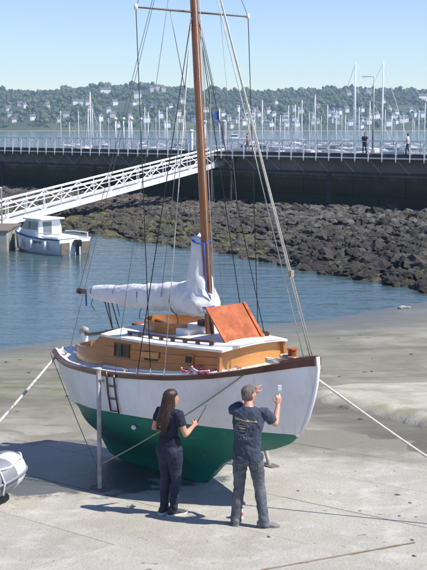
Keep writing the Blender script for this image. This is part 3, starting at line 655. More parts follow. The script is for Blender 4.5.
# ------------------------------------------------------------------ marina boats behind the pier
SPARM = mat('alloy_mast', (.74, .75, .76), .35, metal=.0); GELC = mat('white_gelcoat', (.76, .77, .78), .3)
COVB = mat('blue_boom_cover', (.05, .11, .24), .8)
def hull_loft(L, B, F, D=.25):
    secs = []
    for x in (-.5, -.42, -.25, 0, .2, .35, .45, .5):
        b = B / 2 * float(np.interp(x, [-.5, -.3, 0, .25, .4, .5], [.72, .92, 1, .72, .36, .01])); z = F * (1 + max(0, x) * .5)
        secs.append([Vector((x * L, -b, z)), Vector((x * L, -b * .85, .1)), Vector((x * L, -b * .4, -D)), Vector((x * L, b * .4, -D)), Vector((x * L, b * .85, .1)), Vector((x * L, b, z))])
    return MB().loft(secs)
def sailboat():
    t = thing('sailing_boat', 'x', 'sailing boat', (0, 0, 0), 0, 'sailing boats moored in the marina behind the pier')
    hull_loft(9, 2.9, 1.0).build('hull', mat('marina_hull_paint', (.34, .36, .39), .35, rnd=.8), t, auto=40)
    MB().prism([Vector((-1.6, -.8, 1.0)), Vector((2.4, -.5, 1.1)), Vector((2.4, .5, 1.1)), Vector((-1.6, .8, 1.0))], (0, 0, 0), (0, 0, .45)).build('cabin', mat('marina_cabin_paint', (.40, .41, .42), .4, rnd=.5), t, bevel=.08)
    MB().tube([(.8, 0, 1.0), (.8, 0, 6), (.8, 0, 12)], [.10, .10, .07], 6).build('mast', SPARM, t, smooth=True)
    MB().tube([(.8, 0, 2.4), (-3.0, 0, 2.3)], .06, 6).build('boom', SPARM, t, smooth=True)
    MB().tube([(.7, 0, 2.65), (-1, 0, 2.55), (-2.9, 0, 2.42)], [.22, .2, .1], 8).build('sail_cover', SAIL, t, smooth=True)
    MB().bar((.8, -1.0, 7), (.8, 1.0, 7), .05, .04).build('spreader', SPARM, t)
    MB().tube([(4.4, 0, 1.25), (.8, 0, 11.9)], .022, 4).build('forestay', SPARM, t); MB().tube([(-4.4, 0, 1.0), (.8, 0, 11.9)], .015, 4).build('backstay', SPARM, t)
    for s in (-1, 1): MB().tube([(.7, s * 1.3, 1.0), (.8, s * 1.0, 7), (.8, 0, 11.7)], .015, 4).build('shroud', SPARM, t)
    return t
random.seed(11)
ML = [(262, 100, 190), (280, 115, 260), (284.5, 122, 230), (301.5, 100, 200), (314.5, 95, 185), (327, 105, 210), (336, 110, 240), (354, 62, 165), (381.5, 62, 150), (369, 102, 200), (384.5, 110, 260), (403, 117, 280), (345, 115, 250), (358.5, 107, 230),
      (91, 92, 210), (148.5, 112, 260), (159.5, 110, 240), (165, 120, 290), (156, 117, 300), (109, 118, 300), (296, 118, 300), (321, 116, 310), (391, 116, 300), (418, 110, 240), (424, 103, 215), (272, 119, 320), (309, 112, 280), (412, 118, 300), (176, 120, 320), (70, 122, 320)]
for k in range(30):
    px_ = random.choice([random.uniform(235, 425), random.uniform(235, 425), random.uniform(60, 205)]); ML.append((px_, random.uniform(104, 124), random.uniform(220, 380)))
proto = None
for i, (px, yt, Y) in enumerate(ML):
    o = sailboat() if proto is None else copy_tree(proto)
    if proto is None: proto = o
    tz = at(px, yt, Y).z - WZ; k = tz / 12.0; a = random.choice([random.uniform(-.25, .25), random.uniform(1.2, 1.9), 3.14 + random.uniform(-.3, .3)])
    p = at(px, 150, Y); o.scale = (k, k, k); o.rotation_euler = (0, 0, a)
    o.location = (p.x - .8 * k * math.cos(a), Y - .8 * k * math.sin(a), WZ)
    o['label'] = 'tallest white masted yacht behind the pier, right of the street lamp' if i == 8 else 'tall white masted yacht behind the pier, left of the street lamp' if i == 7 else 'lone tall masted yacht in the left half of the marina' if i == 14 else 'moored sailing boat showing only its pale mast above the pier'
bl = sorted([o for o in COL.objects if o.get('category') == 'sailing boat'], key=lambda o: o.matrix_basis.translation.x / o.matrix_basis.translation.y)
for i, o in enumerate([b for b in bl if b['label'].startswith('moored')]): o['label'] = 'moored sailing boat behind the pier, %s lower mast from the left' % ORD[i]
# pontoon piles with white caps
pm = MB().tube([(0, 0, 0), (0, 0, 7.2)], .17, 8).mesh('shaft', SPARM, True); pcap = MB().ball((0, 0, 7.3), (.5, .5, .4), 8, 5).mesh('cap', GELC, True)
for i, (px, yt) in enumerate(((115.5, 118), (123.5, 118), (131.5, 118), (140.5, 118), (205, 121))):
    Y = 260; p = at(px, yt, Y); t = thing('berth_pile', 'thin white capped berth pile in the marina, %s of five from the left' % ORD[i], 'pile', (p.x, Y, p.z - 7.5), 0, 'white capped berth piles left of the mast')
    inst('shaft', pm, t); inst('cap', pcap, t)
# small white motor cruiser out on the open water
mc = thing('motor_launch', 'small white motor launch far out on open water beyond the pier', 'motor boat', (at(235, 139, 520).x, 520, WZ), .1)
hull_loft(13, 3.4, 1.2).build('hull', GELC, mc, auto=40); MB().box((-.5, 0, 2.1), (4, 2.4, 1.8)).build('cabin', GELC, mc, bevel=.2); MB().box((-.5, -1.22, 2.4), (3.4, .06, .6)).build('window', GLASS, mc); MB().tube([(-1, 0, 3), (-1, 0, 5.5)], .05, 6).build('mast', SPARM, mc)

# ------------------------------------------------------------------ motorboat at the pontoon
mbp = Vector((-9.5, 60.6, WZ)); hz = math.atan2(4.6, -4.0)   # bow points away and left
BGLASS = mat('tinted_boat_glass', (.16, .19, .21), .08)
mboat = thing('motor_boat', 'white cabin motor boat with outboard moored by the pontoon', 'motor boat', mbp, R(136))
mboat.scale = (.98, .98, .90)
def px_sec(x, b, z0, f): return [Vector((x, -b, f)), Vector((x, -b * .96, f - .12)), Vector((x, -b * .86, .12)), Vector((x, -b * .5, z0)), Vector((x, b * .5, z0)), Vector((x, b * .86, .12)), Vector((x, b * .96, f - .12)), Vector((x, b, f))]
m = MB(); m.loft([px_sec(-2.6, 1.12, -.3, .95), px_sec(-1.2, 1.18, -.32, .92), px_sec(.4, 1.15, -.3, .98), px_sec(1.6, .92, -.18, 1.08), px_sec(2.3, .55, 0, 1.16), px_sec(2.75, .04, .6, 1.24)])
hb = m.build('hull', GELC, mboat, auto=35)
m = MB(); m.loft([[Vector((x, -b, f)), Vector((x, -b, f + .09)), Vector((x, -b + .09, f + .09)), Vector((x, -b + .09, f))] for x, b, f in ((-2.6, 1.14, .93), (-1.2, 1.2, .9), (.4, 1.17, .96), (1.6, .94, 1.06), (2.3, .57, 1.14), (2.75, .05, 1.22))]); m.build('gunwale', GELC, mboat)
m = MB(); m.loft([[Vector((x, b, f)), Vector((x, b, f + .09)), Vector((x, b - .09, f + .09)), Vector((x, b - .09, f))] for x, b, f in ((-2.6, 1.14, .93), (-1.2, 1.2, .9), (.4, 1.17, .96), (1.6, .94, 1.06), (2.3, .57, 1.14), (2.75, .05, 1.22))]); m.build('gunwale', COVB, mboat)
m = MB(); cab = lambda x0, x1, z, w: [Vector((x0, -w, z)), Vector((x1, -w * .92, z)), Vector((x1, w * .92, z)), Vector((x0, w, z))]
m.loft([cab(-.35, 1.9, .9, .86), cab(-.35, 1.35, 1.5, .84), cab(-.3, .95, 2.02, .76)]); m.build('cabin', GELC, mboat, bevel=.05)
MB().box((.25, 0, 2.08), (1.75, 1.75, .1)).build('cabin_roof', GELC, mboat, bevel=.04)
for sd in (-1, 1):
    MB().prism([Vector((-.2, sd * .84, 1.42)), Vector((.45, sd * .835, 1.42)), Vector((.4, sd * .80, 1.92)), Vector((-.2, sd * .80, 1.92))], (0, sd * .015, 0), (0, sd * .02, 0)).build('side_window', BGLASS, mboat)
    MB().prism([Vector((.55, sd * .83, 1.42)), Vector((1.25, sd * .80, 1.42)), Vector((.95, sd * .77, 1.92)), Vector((.5, sd * .79, 1.92))], (0, sd * .02, 0), (0, sd * .02, 0)).build('side_window', BGLASS, mboat)
MB().prism([Vector((1.40, -.7, 1.5)), Vector((1.40, .7, 1.5)), Vector((1.03, .64, 1.97)), Vector((1.03, -.64, 1.97))], (.0, 0, 0), (.05, 0, .03)).build('windscreen', BGLASS, mboat)
MB().box((-.35, .2, 1.42), (.03, .6, .95)).build('cabin_door', BGLASS, mboat)
DRK = mat('transom_brown', (.20, .165, .13), .7, (.12, .10, .08), 4)
for sd in (-1, 1): MB().box((-2.62, sd * .72, .42), (.06, .62, .74)).build('transom_panel', DRK, mboat, bevel=.02)
eng = MB(); eng.box((-2.85, 0, .75), (.42, .34, .42)); e_ = eng.build('outboard', DARK, mboat, bevel=.08); MB().box((-2.82, 0, .2), (.2, .14, .9)).build('outboard_leg', DARK, e_, bevel=.03)
m = MB(); m.tube([(-2.5, -1.0, .95), (-2.5, -1.0, 1.3), (-1.2, -1.08, 1.3), (-.4, -1.05, 1.25)], .03, 6); m.build('side_rail', GALV, mboat); m = MB(); m.tube([(-2.5, 1.0, .95), (-2.5, 1.0, 1.3), (-1.2, 1.08, 1.3), (-.4, 1.05, 1.25)], .03, 6); m.build('side_rail', GALV, mboat)
MB().box((-1.5, .2, 1.05), (1.6, 1.5, .14)).build('cockpit_cover', GALV, mboat, bevel=.06)
MB().tube([(1.0, 0, 1.2), (1.9, -.5, 1.75), (2.5, -.2, 1.8), (2.6, 0, 1.8), (2.5, .2, 1.8), (1.9, .5, 1.75)], .025, 6).build('bow_rail', GALV, mboat)
for x in (-1.5, -.2, 1.0): MB().tube([(x, 1.26 if x < .5 else 1.15, .85), (x, 1.27 if x < .5 else 1.15, .75), (x, 1.27 if x < .5 else 1.15, .35), (x, 1.26 if x < .5 else 1.15, .25)], [.04, .1, .1, .04], 8).build('fender', GELC, mboat, smooth=True)
for k in range(5): MB().box((-.9 + k * .17, 1.185, .72), (.1, .012, .15 if k != 1 else .05)).build('registration_mark', DARK, mboat)

# ------------------------------------------------------------------ THE YACHT
TH = 50.31; YO = Vector((-.411, 15.088, -.264))
yacht = thing('yacht', 'wooden white and green yacht with varnished cabin standing on legs at low tide', 'yacht', YO, -R(TH))
fw = Vector((math.cos(R(TH)), -math.sin(R(TH)), 0)); po = Vector((math.sin(R(TH)), math.cos(R(TH)), 0))
def YW(x, y, z): return YO + fw * x + po * y + Vector((0, 0, z))
def ip(t): a = np.array(t, float); return lambda x: float(np.interp(x, a[:, 0], a[:, 1]))
sheer = ip([(-2.62, 1.555), (-2.25, 1.515), (-1.87, 1.505), (-1.5, 1.535), (-1.12, 1.568), (-.75, 1.6), (-.37, 1.638), (0, 1.683), (.37, 1.733), (.75, 1.783), (1.12, 1.842), (1.5, 1.91), (1.87, 1.99), (2.25, 2.085), (2.5, 2.145), (2.68, 2.185)])
beam = ip([(-2.62, .60), (-2.4, .695), (-2.25, .75), (-1.87, .855), (-1.5, .94), (-1.12, 1.0), (-.75, 1.035), (-.37, 1.05), (0, 1.04), (.37, 1.02), (.75, .97), (1.12, .89), (1.5, .765), (1.87, .585), (2.1, .44), (2.25, .33), (2.45, .18), (2.6, .06), (2.68, .02)])
zw_f = ip([(-2.62, .66), (-2.3, .735), (-2, .81), (-1.7, .875), (-1.1, .965), (-.5, 1.05), (.1, 1.105), (.7, 1.13), (1.3, 1.14), (1.9, 1.155), (2.3, 1.17), (2.7, 1.18)])
bw_f = ip([(-2.62, .28), (-2.3, .45), (-2, .6), (-1.7, .72), (-1.1, .92), (-.5, 1.0), (.1, .97), (.7, .82), (1.3, .57), (1.9, .28), (2.3, .06), (2.4, .02)])
zk_f = ip([(-2.62, .62), (-2.3, .50), (-2.1, .38), (-1.9, .1), (-1.8, -.1), (-1.5, -.115), (-1, -.08), (0, 0), (.45, .03), (.62, .16), (.87, .41), (1.21, .61), (1.52, .735), (1.91, .87), (2.2, 1.01), (2.38, 1.17), (2.5, 1.4), (2.6, 1.68), (2.65, 1.88), (2.68, 2.10)])
def smooth_f(f, x, w=.18): return (f(x - w) + 2 * f(x - w / 2) + 2 * f(x) + 2 * f(x + w / 2) + f(x + w)) / 8
NT, NBt = 10, 22
def section(x):
    zs = smooth_f(sheer, x, .12); b = smooth_f(beam, x, .1); zk = zk_f(x); zw = zw_f(x); bw = smooth_f(bw_f, x, .12); kk = .055 if -1.9 < x < 1 else .02
    pts = []
    if zk >= zw - .02:
        for i in range(NT + NBt + 1):
            t = i / (NT + NBt); pts.append((kk * .4 + (b - kk * .4) * (1 - t) ** .75 if t < 1 else kk * .4, zs + (zk - zs) * t))
    else:
        for i in range(NT + 1):
            t = i / NT; y = b + (bw - b) * t; y += .025 * b * 4 * t * (1 - t) * (1 if x > -1.8 else .6); pts.append((y, zs + (zw - zs) * t))
        deep = min(max((zw - zk - .25) / .7, 0), 1)
        for i in range(1, NBt + 1):
            s_ = i / NBt
            gfull = float(np.interp(s_, [0, .12, .25, .38, .5, .62, .74, .86, 1], [1, .955, .865, .71, .51, .31, .165, .07, 0])); gv = (1 - s_ ** 1.25)
            g = gfull * deep + gv * (1 - deep); pts.append((kk + (bw - kk) * g, zw + (zk - zw) * s_))
    return pts
stx = sorted(set(list(np.linspace(-2.62, -1.6, 18)) + list(np.linspace(-1.6, 1.4, 36)) + list(np.linspace(1.4, 2.4, 18)) + list(np.linspace(2.4, 2.68, 12))))
m = MB(); grid = []; npt = NT + NBt + 1
for x in stx:
    pts = section(x)
    row = [Vector((x + (.0 if x > -2.6 else -.0), -y, z)) for y, z in pts] + [Vector((x, y, z)) for y, z in reversed(pts)]
    grid.append(row)
nn = 2 * npt
m.v = [tuple(p) for r in grid for p in r]
for i in range(len(stx) - 1):
    for k in range(nn - 1):
        m.cur = 1 if (min(k, nn - 2 - k) >= NT and zk_f((stx[i] + stx[i + 1]) / 2) < zw_f(stx[i]) - .02) else 0
        m.f.append((i * nn + k, i * nn + k + 1, (i + 1) * nn + k + 1, (i + 1) * nn + k)); m.m.append(m.cur)
m.f.append(tuple(range(nn))); m.m.append(0)
e0 = (len(stx) - 1) * nn; m.f.append(tuple(range(e0 + nn - 1, e0 - 1, -1))); m.m.append(0)
HULLW = WHITE.copy(); HULLW.name = 'hull_white_weathered'; HULLG = GREEN.copy(); HULLG.name = 'hull_green_weathered'
def wear(mm, st, sc_, lo_, hi_, c_, amt, st2, sc2, lo2, hi2, c2_, amt2):
    n, l = nodes(mm); b = n['Principled BSDF']; src = b.inputs['Base Color'].links[0].from_socket; tc = n.new('ShaderNodeTexCoord')
    for st_, sc1, a0, a1, cc, am in ((st, sc_, lo_, hi_, c_, amt), (st2, sc2, lo2, hi2, c2_, amt2)):
        mp = n.new('ShaderNodeMapping'); mp.inputs['Scale'].default_value = st_; l.new(tc.outputs['Object'], mp.inputs[0])
        t = n.new('ShaderNodeTexNoise'); t.inputs['Scale'].default_value = sc1; t.inputs['Detail'].default_value = 8; t.inputs['Roughness'].default_value = .65; l.new(mp.outputs[0], t.inputs['Vector'])
        r = n.new('ShaderNodeMapRange'); r.inputs['From Min'].default_value = a0; r.inputs['From Max'].default_value = a1; r.inputs['To Max'].default_value = am; l.new(t.outputs['Fac'], r.inputs['Value'])
        x = n.new('ShaderNodeMix'); x.data_type = 'RGBA'; l.new(r.outputs[0], x.inputs['Factor']); l.new(src, x.inputs['A']); x.inputs['B'].default_value = (*cc, 1); src = x.outputs['Result']
    l.new(src, b.inputs['Base Color'])
wear(HULLW, (7, 7, .55), 1.6, .56, .74, (.56, .51, .42), .55, (1, 1, 1), 2.2, .60, .70, (.64, .63, .60), .5)
wear(HULLG, (5, 5, .5), 1.8, .55, .72, (.05, .13, .10), .6, (1, 1, 1.4), 4.5, .62, .68, (.10, .20, .16), .6)
hull = m.build('hull', [HULLW, HULLG], yacht, smooth=True)
hull.data.set_sharp_from_angle(angle=R(50))
# stem cap (white) beyond the planking
zst = [(2.685, 2.24), (2.69, 2.1), (2.665, 1.88), (2.615, 1.68), (2.515, 1.4), (2.395, 1.19)]
m = MB(); m.tube([(x - .01, 0, z) for x, z in zst], [.03, .032, .03, .03, .028, .02], 8); m.build('stem', WHITE, yacht, smooth=True)
# deck
m = MB(); dk = []
for x in stx:
    b = max(smooth_f(beam, x, .1) - .025, .008); z = smooth_f(sheer, x, .12); dk.append([Vector((x, -b, z - .004)), Vector((x, -b * .5, z + .022)), Vector((x, 0, z + .03)), Vector((x, b * .5, z + .022)), Vector((x, b, z - .004))])
m.loft(dk, cap=False, closed=False); m.build('deck', DECK, yacht, smooth=True, fix=False)
# rubbing strakes and toe rails, both sides
for sd in (-1, 1):
    m = MB(); m2 = MB(); a = []; b_ = []
    for x in stx:
        b = smooth_f(beam, x, .1); z = smooth_f(sheer, x, .12); bowr = max(0, (x - 1.5) / 1.18)
        lo = z - .046; hi = z + .012 + bowr * .045
        a.append([Vector((x, sd * (b + .024), lo)), Vector((x, sd * (b + .028), hi)), Vector((x, sd * max(b - .03, .005), hi + .004)), Vector((x, sd * max(b - .01, .004), lo))])
        if x < 2.62: b_.append([Vector((x, sd * max(b - .032, .006), z - .01)), Vector((x, sd * max(b - .032, .006), z + .028)), Vector((x, sd * max(b - .07, .003), z + .028)), Vector((x, sd * max(b - .07, .003), z - .01))])
    m.loft(a); m.build('rubbing_strake', RAILW, yacht, auto=40)
    m2.loft(b_); m2.build('toe_rail', DECK, yacht)
# bow bulwark block in dark wood
m = MB(); sec = []
for x, w in ((2.25, .29), (2.45, .15), (2.6, .055), (2.66, .03)):
    z = sheer(x); sec.append([Vector((x, -w, z + .02)), Vector((x, -w * .8, z + .075)), Vector((x, w * .8, z + .075)), Vector((x, w, z + .02))])
m.loft(sec); m.build('breasthook', RAILW, yacht, bevel=.01)
# rudder
prof = [(-2.70, 1.72), (-2.60, 1.72), (-2.64, 1.1), (-2.60, .66), (-2.28, .47), (-2.02, .30), (-1.85, -.05), (-1.83, -.12), (-1.95, -.10), (-2.16, .08), (-2.3, .34), (-2.46, .52), (-2.69, .8), (-2.73, 1.1), (-2.74, 1.4)]
up_ = [p for p in prof if p[1] > .36]; cut0, cut1 = (-2.08, .36), (-2.31, .36)
i0 = [i for i, p in enumerate(prof) if p[1] > .36 and prof[(i + 1) % len(prof)][1] <= .36][0]
loA = [cut0] + [p for p in prof[i0 + 1:] if p[1] <= .36] + [cut1]; i1 = i0 + len(loA) - 1
upA = prof[:i0 + 1] + [cut0, cut1] + prof[i1:]
m = MB(); m.prism([Vector((x, -.022, z)) for x, z in upA], (0, 0, 0), (0, .044, 0)); rud = m.build('rudder', WHITE, yacht, bevel=.006)
m = MB(); m.prism([Vector((x, -.021, z)) for x, z in loA], (0, 0, 0), (0, .042, 0)); m.build('rudder_heel', GREEN, rud, bevel=.006)
for z in (1.4, .9): MB().box((-2.63, 0, z), (.1, .07, .04)).build('pintle', METAL, yacht)
rh = MB(); rh.box((-2.66, 0, 1.66), (.11, .085, .20)); rhd = rh.build('rudder_head', WHITE, yacht, bevel=.012)
MB().tube([(-2.74, 0, 1.75), (-2.66, 0, 1.80), (-2.58, 0, 1.81)], [.05, .062, .04], 10).build('rudder_cap', LEGW, yacht, smooth=True)
m = MB(); m.tube([(-2.76, 0, 1.74), (-2.5, 0, 1.75), (-2.1, 0, 1.84), (-1.62, 0, 1.97), (-1.5, 0, 1.99)], [.035, .034, .03, .024, .022], 10); m.build('tiller', GREYW, yacht, smooth=True)
# cabin trunk
def cw(x): return float(np.interp(x, [-1.0, -.4, .4, 1.0, 1.45], [.70, .715, .69, .63, .55]))
def ctop(x): return float(np.interp(x, [-1.0, -.5, .2, .8, 1.45], [2.055, 2.09, 2.125, 2.165, 2.205]))
cxs = list(np.linspace(-1.0, 1.45, 14))
for sd in (-1, 1):
    m = MB(); sec = []
    for x in cxs:
        w = cw(x); zb = sheer(x) - .01; sec.append([Vector((x, sd * (w + .03), zb)), Vector((x, sd * w, ctop(x))), Vector((x, sd * (w - .03), ctop(x))), Vector((x, sd * w, zb))])
    m.loft(sec); cs = m.build('cabin_side', VARN, yacht, auto=40)
    # plank seams as thin battens
    for tt in (.36, .68):
        m = MB(); sec = []
        for x in cxs:
            w = cw(x) + .03 * (1 - tt); z = (sheer(x) - .01) * (1 - tt) + ctop(x) * tt
            sec.append([Vector((x, sd * (w + .0015), z - .004)), Vector((x, sd * (w + .0015), z + .004)), Vector((x, sd * (w - .01), z + .004)), Vector((x, sd * (w - .01), z - .004))])
        m.loft(sec); m.build('plank_seam', RAILW, cs)
    # lower moulding on deck
    m = MB(); m.loft([[Vector((x, sd * (cw(x) + .055), sheer(x) + .0)), Vector((x, sd * (cw(x) + .055), sheer(x) + .035)), Vector((x, sd * (cw(x) + .022), sheer(x) + .035)), Vector((x, sd * (cw(x) + .022), sheer(x) + .0))] for x in cxs]); m.build('deck_moulding', DECK, cs)
    def sidept(x, t, out): # point on the side
        w = cw(x) + .03 * (1 - t); return Vector((x, sd * (w + out), (sheer(x) - .01) * (1 - t) + ctop(x) * t))
    for x0, x1, t0, t1, nm in ((-.72, -.36, .42, .80, 'port_window'), (.86, 1.0, .40, .70, 'portlight')):
        m = MB(); m.prism([sidept(x0, t0, .003), sidept(x1, t0, .003), sidept(x1, t1, .003), sidept(x0, t1, .003)], (0, 0, 0), (0, sd * .006, 0)); wn = m.build(nm if nm == 'portlight' else 'window', GLASS, yacht)
        m = MB()
        e = .022
        for (a0, b0, a1, b1) in ((x0 - .02, t0, x1 + .02, t0), (x0 - .02, t1, x1 + .02, t1), (x0, t0, x0, t1), (x1, t0, x1, t1)) + (((x0 * .5 + x1 * .5, t0, x0 * .5 + x1 * .5, t1),) if nm != 'portlight' else ()):
            m.bar(sidept(a0, b0, .008), sidept(a1, b1, .008), .014, e)
        m.build('window_frame', RAILW if nm != 'portlight' else VARN, wn)
    # dark vent slot with light batten (mid side)
    m = MB(); m.prism([sidept(.0, .40, .003), sidept(.30, .40, .003), sidept(.30, .70, .003), sidept(.0, .70, .003)], (0, 0, 0), (0, sd * .005, 0)); vn = m.build('vent', DARK, yacht)
    m = MB(); m.prism([sidept(-.1, .48, .01), sidept(.33, .48, .01), sidept(.33, .70, .01), sidept(-.1, .66, .01)], (0, 0, 0), (0, sd * .012, 0)); m.build('vent_cover', VARN_LIT, vn)
# front face (curved)
m = MB(); sec = []
fz0 = sheer(1.45) + .0
def frontx(y): return 1.45 + .10 * (1 - (y / .55) ** 2)
ysf = np.linspace(-.58, .58, 15)
for y in ysf:
    x = frontx(min(abs(y), .55)); top = 2.205 + .055 * (1 - (y / .58) ** 2)
    sec.append([Vector((x, y, fz0 - .01)), Vector((x - .035, y * .97, top)), Vector((x - .07, y * .95, top)), Vector((x - .04, y * .98, fz0 - .01))])
m.loft(sec); fr = m.build('cabin_front', VARN_LIT, yacht, auto=40)
m = MB(); m.loft([[Vector((frontx(min(abs(y), .55)) + .03, y * 1.03, fz0 - .005)), Vector((frontx(min(abs(y), .55)) + .03, y * 1.03, fz0 + .04)), Vector((frontx(min(abs(y), .55)) - .01, y * 1.03, fz0 + .04)), Vector((frontx(min(abs(y), .55)) - .01, y * 1.03, fz0 - .005))] for y in ysf]); m.build('deck_moulding', DECK, fr)
for sd in (-1, 1): MB().bar((1.47, sd * .585, fz0), (1.45, sd * .562, 2.21), .045, .05, (1, 0, 0)).build('corner_post', VARN, yacht)
# cabin roof, cambered white
m = MB(); sec = []; rx = list(np.linspace(-1.06, 1.52, 16))
def rz_(x, y): w = cw(min(max(x, -1), 1.45)) + .045; return ctop(min(max(x, -1), 1.45)) + .010 + .06 * (1 - (y / w) ** 2)
for x in rx:
    w = cw(min(max(x, -1), 1.45)) + .045
    if x > 1.4: w = .585
    top = [Vector((x + (.09 * (1 - (t) ** 2) if x > 1.5 else 0), t * w, rz_(x, t * w))) for t in np.linspace(-1, 1, 11)]
    sec.append(top + [p - Vector((0, 0, .032)) for p in reversed(top)])
m.loft(sec); m.build('cabin_roof', DECK, yacht, auto=50)
# grab rails on the roof
for sd in (-1, 1):
    yg = lambda x: sd * (cw(x) - .10)
    m = MB(); m.tube([(x, yg(x), rz_(x, yg(x)) + .045) for x in np.linspace(-.55, 1.25, 12)], .016, 6); g = m.build('grab_rail', RAILW, yacht, smooth=True)
    for x in np.linspace(-.5, 1.2, 8): MB().box((x, yg(x), rz_(x, yg(x)) + .02), (.07, .025, .045)).build('rail_block', RAILW, g)
# long dark spar/awning roll lying on roof aft
MB().tube([(-.95, .15, rz_(-.95, .15) + .06), (-.3, -.1, rz_(-.3, -.1) + .07), (.05, -.2, rz_(.05, -.2) + .06)], .03, 8).build('boat_hook', RAILW, yacht, smooth=True)
# oval companionway coaming
m = MB(); sec = []; 
for a in np.linspace(R(35), R(325), 34):
    cx_, cy_ = -.22 + .60 * math.cos(a), .06 + .40 * math.sin(a); ox, oy = -.22 + .63 * math.cos(a), .06 + .43 * math.sin(a)
    h = .15
    sec.append([Vector((cx_, cy_, rz_(cx_, cy_) - .02)), Vector((cx_, cy_, rz_(cx_, cy_) + h)), Vector((ox, oy, rz_(ox, oy) + h)), Vector((ox, oy, rz_(ox, oy) - .02))])
m.loft(sec); m.build('hatch_coaming', VARN, yacht, auto=40)
m = MB(); m.prism([Vector((-.02, -.30, 2.15)), Vector((.42, -.26, 2.16)), Vector((.42, .30, 2.16)), Vector((-.02, .34, 2.15))], (0, 0, 0), (0, 0, .13)); m.build('sliding_hatch', DECK, yacht, bevel=.02)
MB().box((.30, .12, 2.32), (.16, .16, .10)).build('winch_block', RAILW, yacht, bevel=.02)
MB().tube([(.30, .12, 2.36), (.30, .12, 2.42)], [.05, .04], 10).build('winch', METAL, yacht, smooth=True)
# big red-brown hatch leaning open
hp = [Vector((1.26, -.31, 2.215)), Vector((1.30, .31, 2.215)), Vector((.90, .31, 2.65)), Vector((.84, -.31, 2.64))]
nrm = (hp[1] - hp[0]).cross(hp[3] - hp[0]).normalized()
m = MB(); m.prism(hp, (0, 0, 0), nrm * .035); fh = m.build('fore_hatch', HATCHW, yacht, bevel=.006)
for a, b in ((0, 3), (1, 2)):
    m = MB(); m.bar(hp[a] + nrm * .045 * (1 if nrm.x > 0 else 1), hp[b] + nrm * .045, .05, .016, nrm); m.build('hatch_cleat', HATCHW, fh)
for t in (.18, .8): 
    p = hp[0].lerp(hp[1], t); MB().box(p + Vector((.05, 0, .0)), (.12, .035, .03)).build('hinge', METAL, fh)
m = MB(); m.prism([Vector((.80, -.30, 2.19)), Vector((1.26, -.30, 2.20)), Vector((1.26, .30, 2.20)), Vector((.80, .30, 2.19))], (0, 0, 0), (0, 0, .035)); m.build('hatch_frame', RAILW, yacht)
# cockpit coaming: varnished sides that sweep down aft
for sd in (-1, 1):
    m = MB(); sec = []
    for x, t, w in ((-1.0, 1, .70), (-1.15, .97, .695), (-1.28, .80, .69), (-1.4, .62, .68), (-1.6, .55, .66), (-1.85, .52, .62), (-2.02, .5, .56), (-2.12, .46, .46)):
        z0 = sheer(x); z1 = z0 + .46 * t; sec.append([Vector((x, sd * (w + .02), z0)), Vector((x, sd * w, z1)), Vector((x, sd * (w - .03), z1)), Vector((x, sd * (w - .01), z0))])
    m.loft(sec); m.build('coaming', VARN, yacht, auto=40)
m = MB(); m.loft([[Vector((-2.12 - .07 * math.cos(t * math.pi / 2), .47 * t, 1.5)), Vector((-2.12 - .07 * math.cos(t * math.pi / 2), .47 * t, 1.72)), Vector((-2.09 - .07 * math.cos(t * math.pi / 2), .47 * t, 1.72)), Vector((-2.09 - .07 * math.cos(t * math.pi / 2), .47 * t, 1.5))] for t in np.linspace(-1, 1, 9)]); m.build('coaming', VARN, yacht, auto=40)
MB().box((-1.55, 0, 1.62), (1.0, 1.2, .03)).build('cockpit_sole', DECK, yacht)
MB().box((-1.02, 0, 1.83), (.03, 1.32, .40)).build('bulkhead', VARN, yacht)
MB().box((-1.0, -.02, 1.85), (.06, .5, .42)).build('companionway', DARK, yacht)
MB().box((-1.15, .12, 2.07), (.26, .3, .09)).build('bridge_box', HATCHW, yacht, bevel=.01)
# mast
MX, RK = .57, R(4.3)
def mp_(z, y=0, dx=0): return Vector((MX - math.tan(RK) * (z - 2.2) + dx, y, z))
m = MB(); m.tube([mp_(2.1), mp_(4.5), mp_(7.0), mp_(8.6)], [.066, .062, .054, .04], 14); mast = m.build('mast', SPARW, yacht, smooth=True)
m = MB(); m.tube([mp_(2.5, 0, -.072), mp_(5, 0, -.068), mp_(8.4, 0, -.048)], .011, 6); m.build('sail_track', RAILW, mast)
m = MB(); m.tube([mp_(2.16), mp_(2.22)], .10, 14); m.build('mast_collar', DECK, mast, auto=40)
SPZ = 6.62
tipS = mp_(SPZ, -.975); tipP = mp_(SPZ, .975)
for nm, tp in (('spreader', tipS), ('spreader', tipP)):
    m = MB(); m.tube([mp_(SPZ), tp], [.026, .018], 8, flat=.6); sp = m.build(nm, GREYW, yacht, smooth=True)
    MB().ball(tp, (.025, .03, .05), 8, 6).build('tip_tape', SAIL, sp, smooth=True)
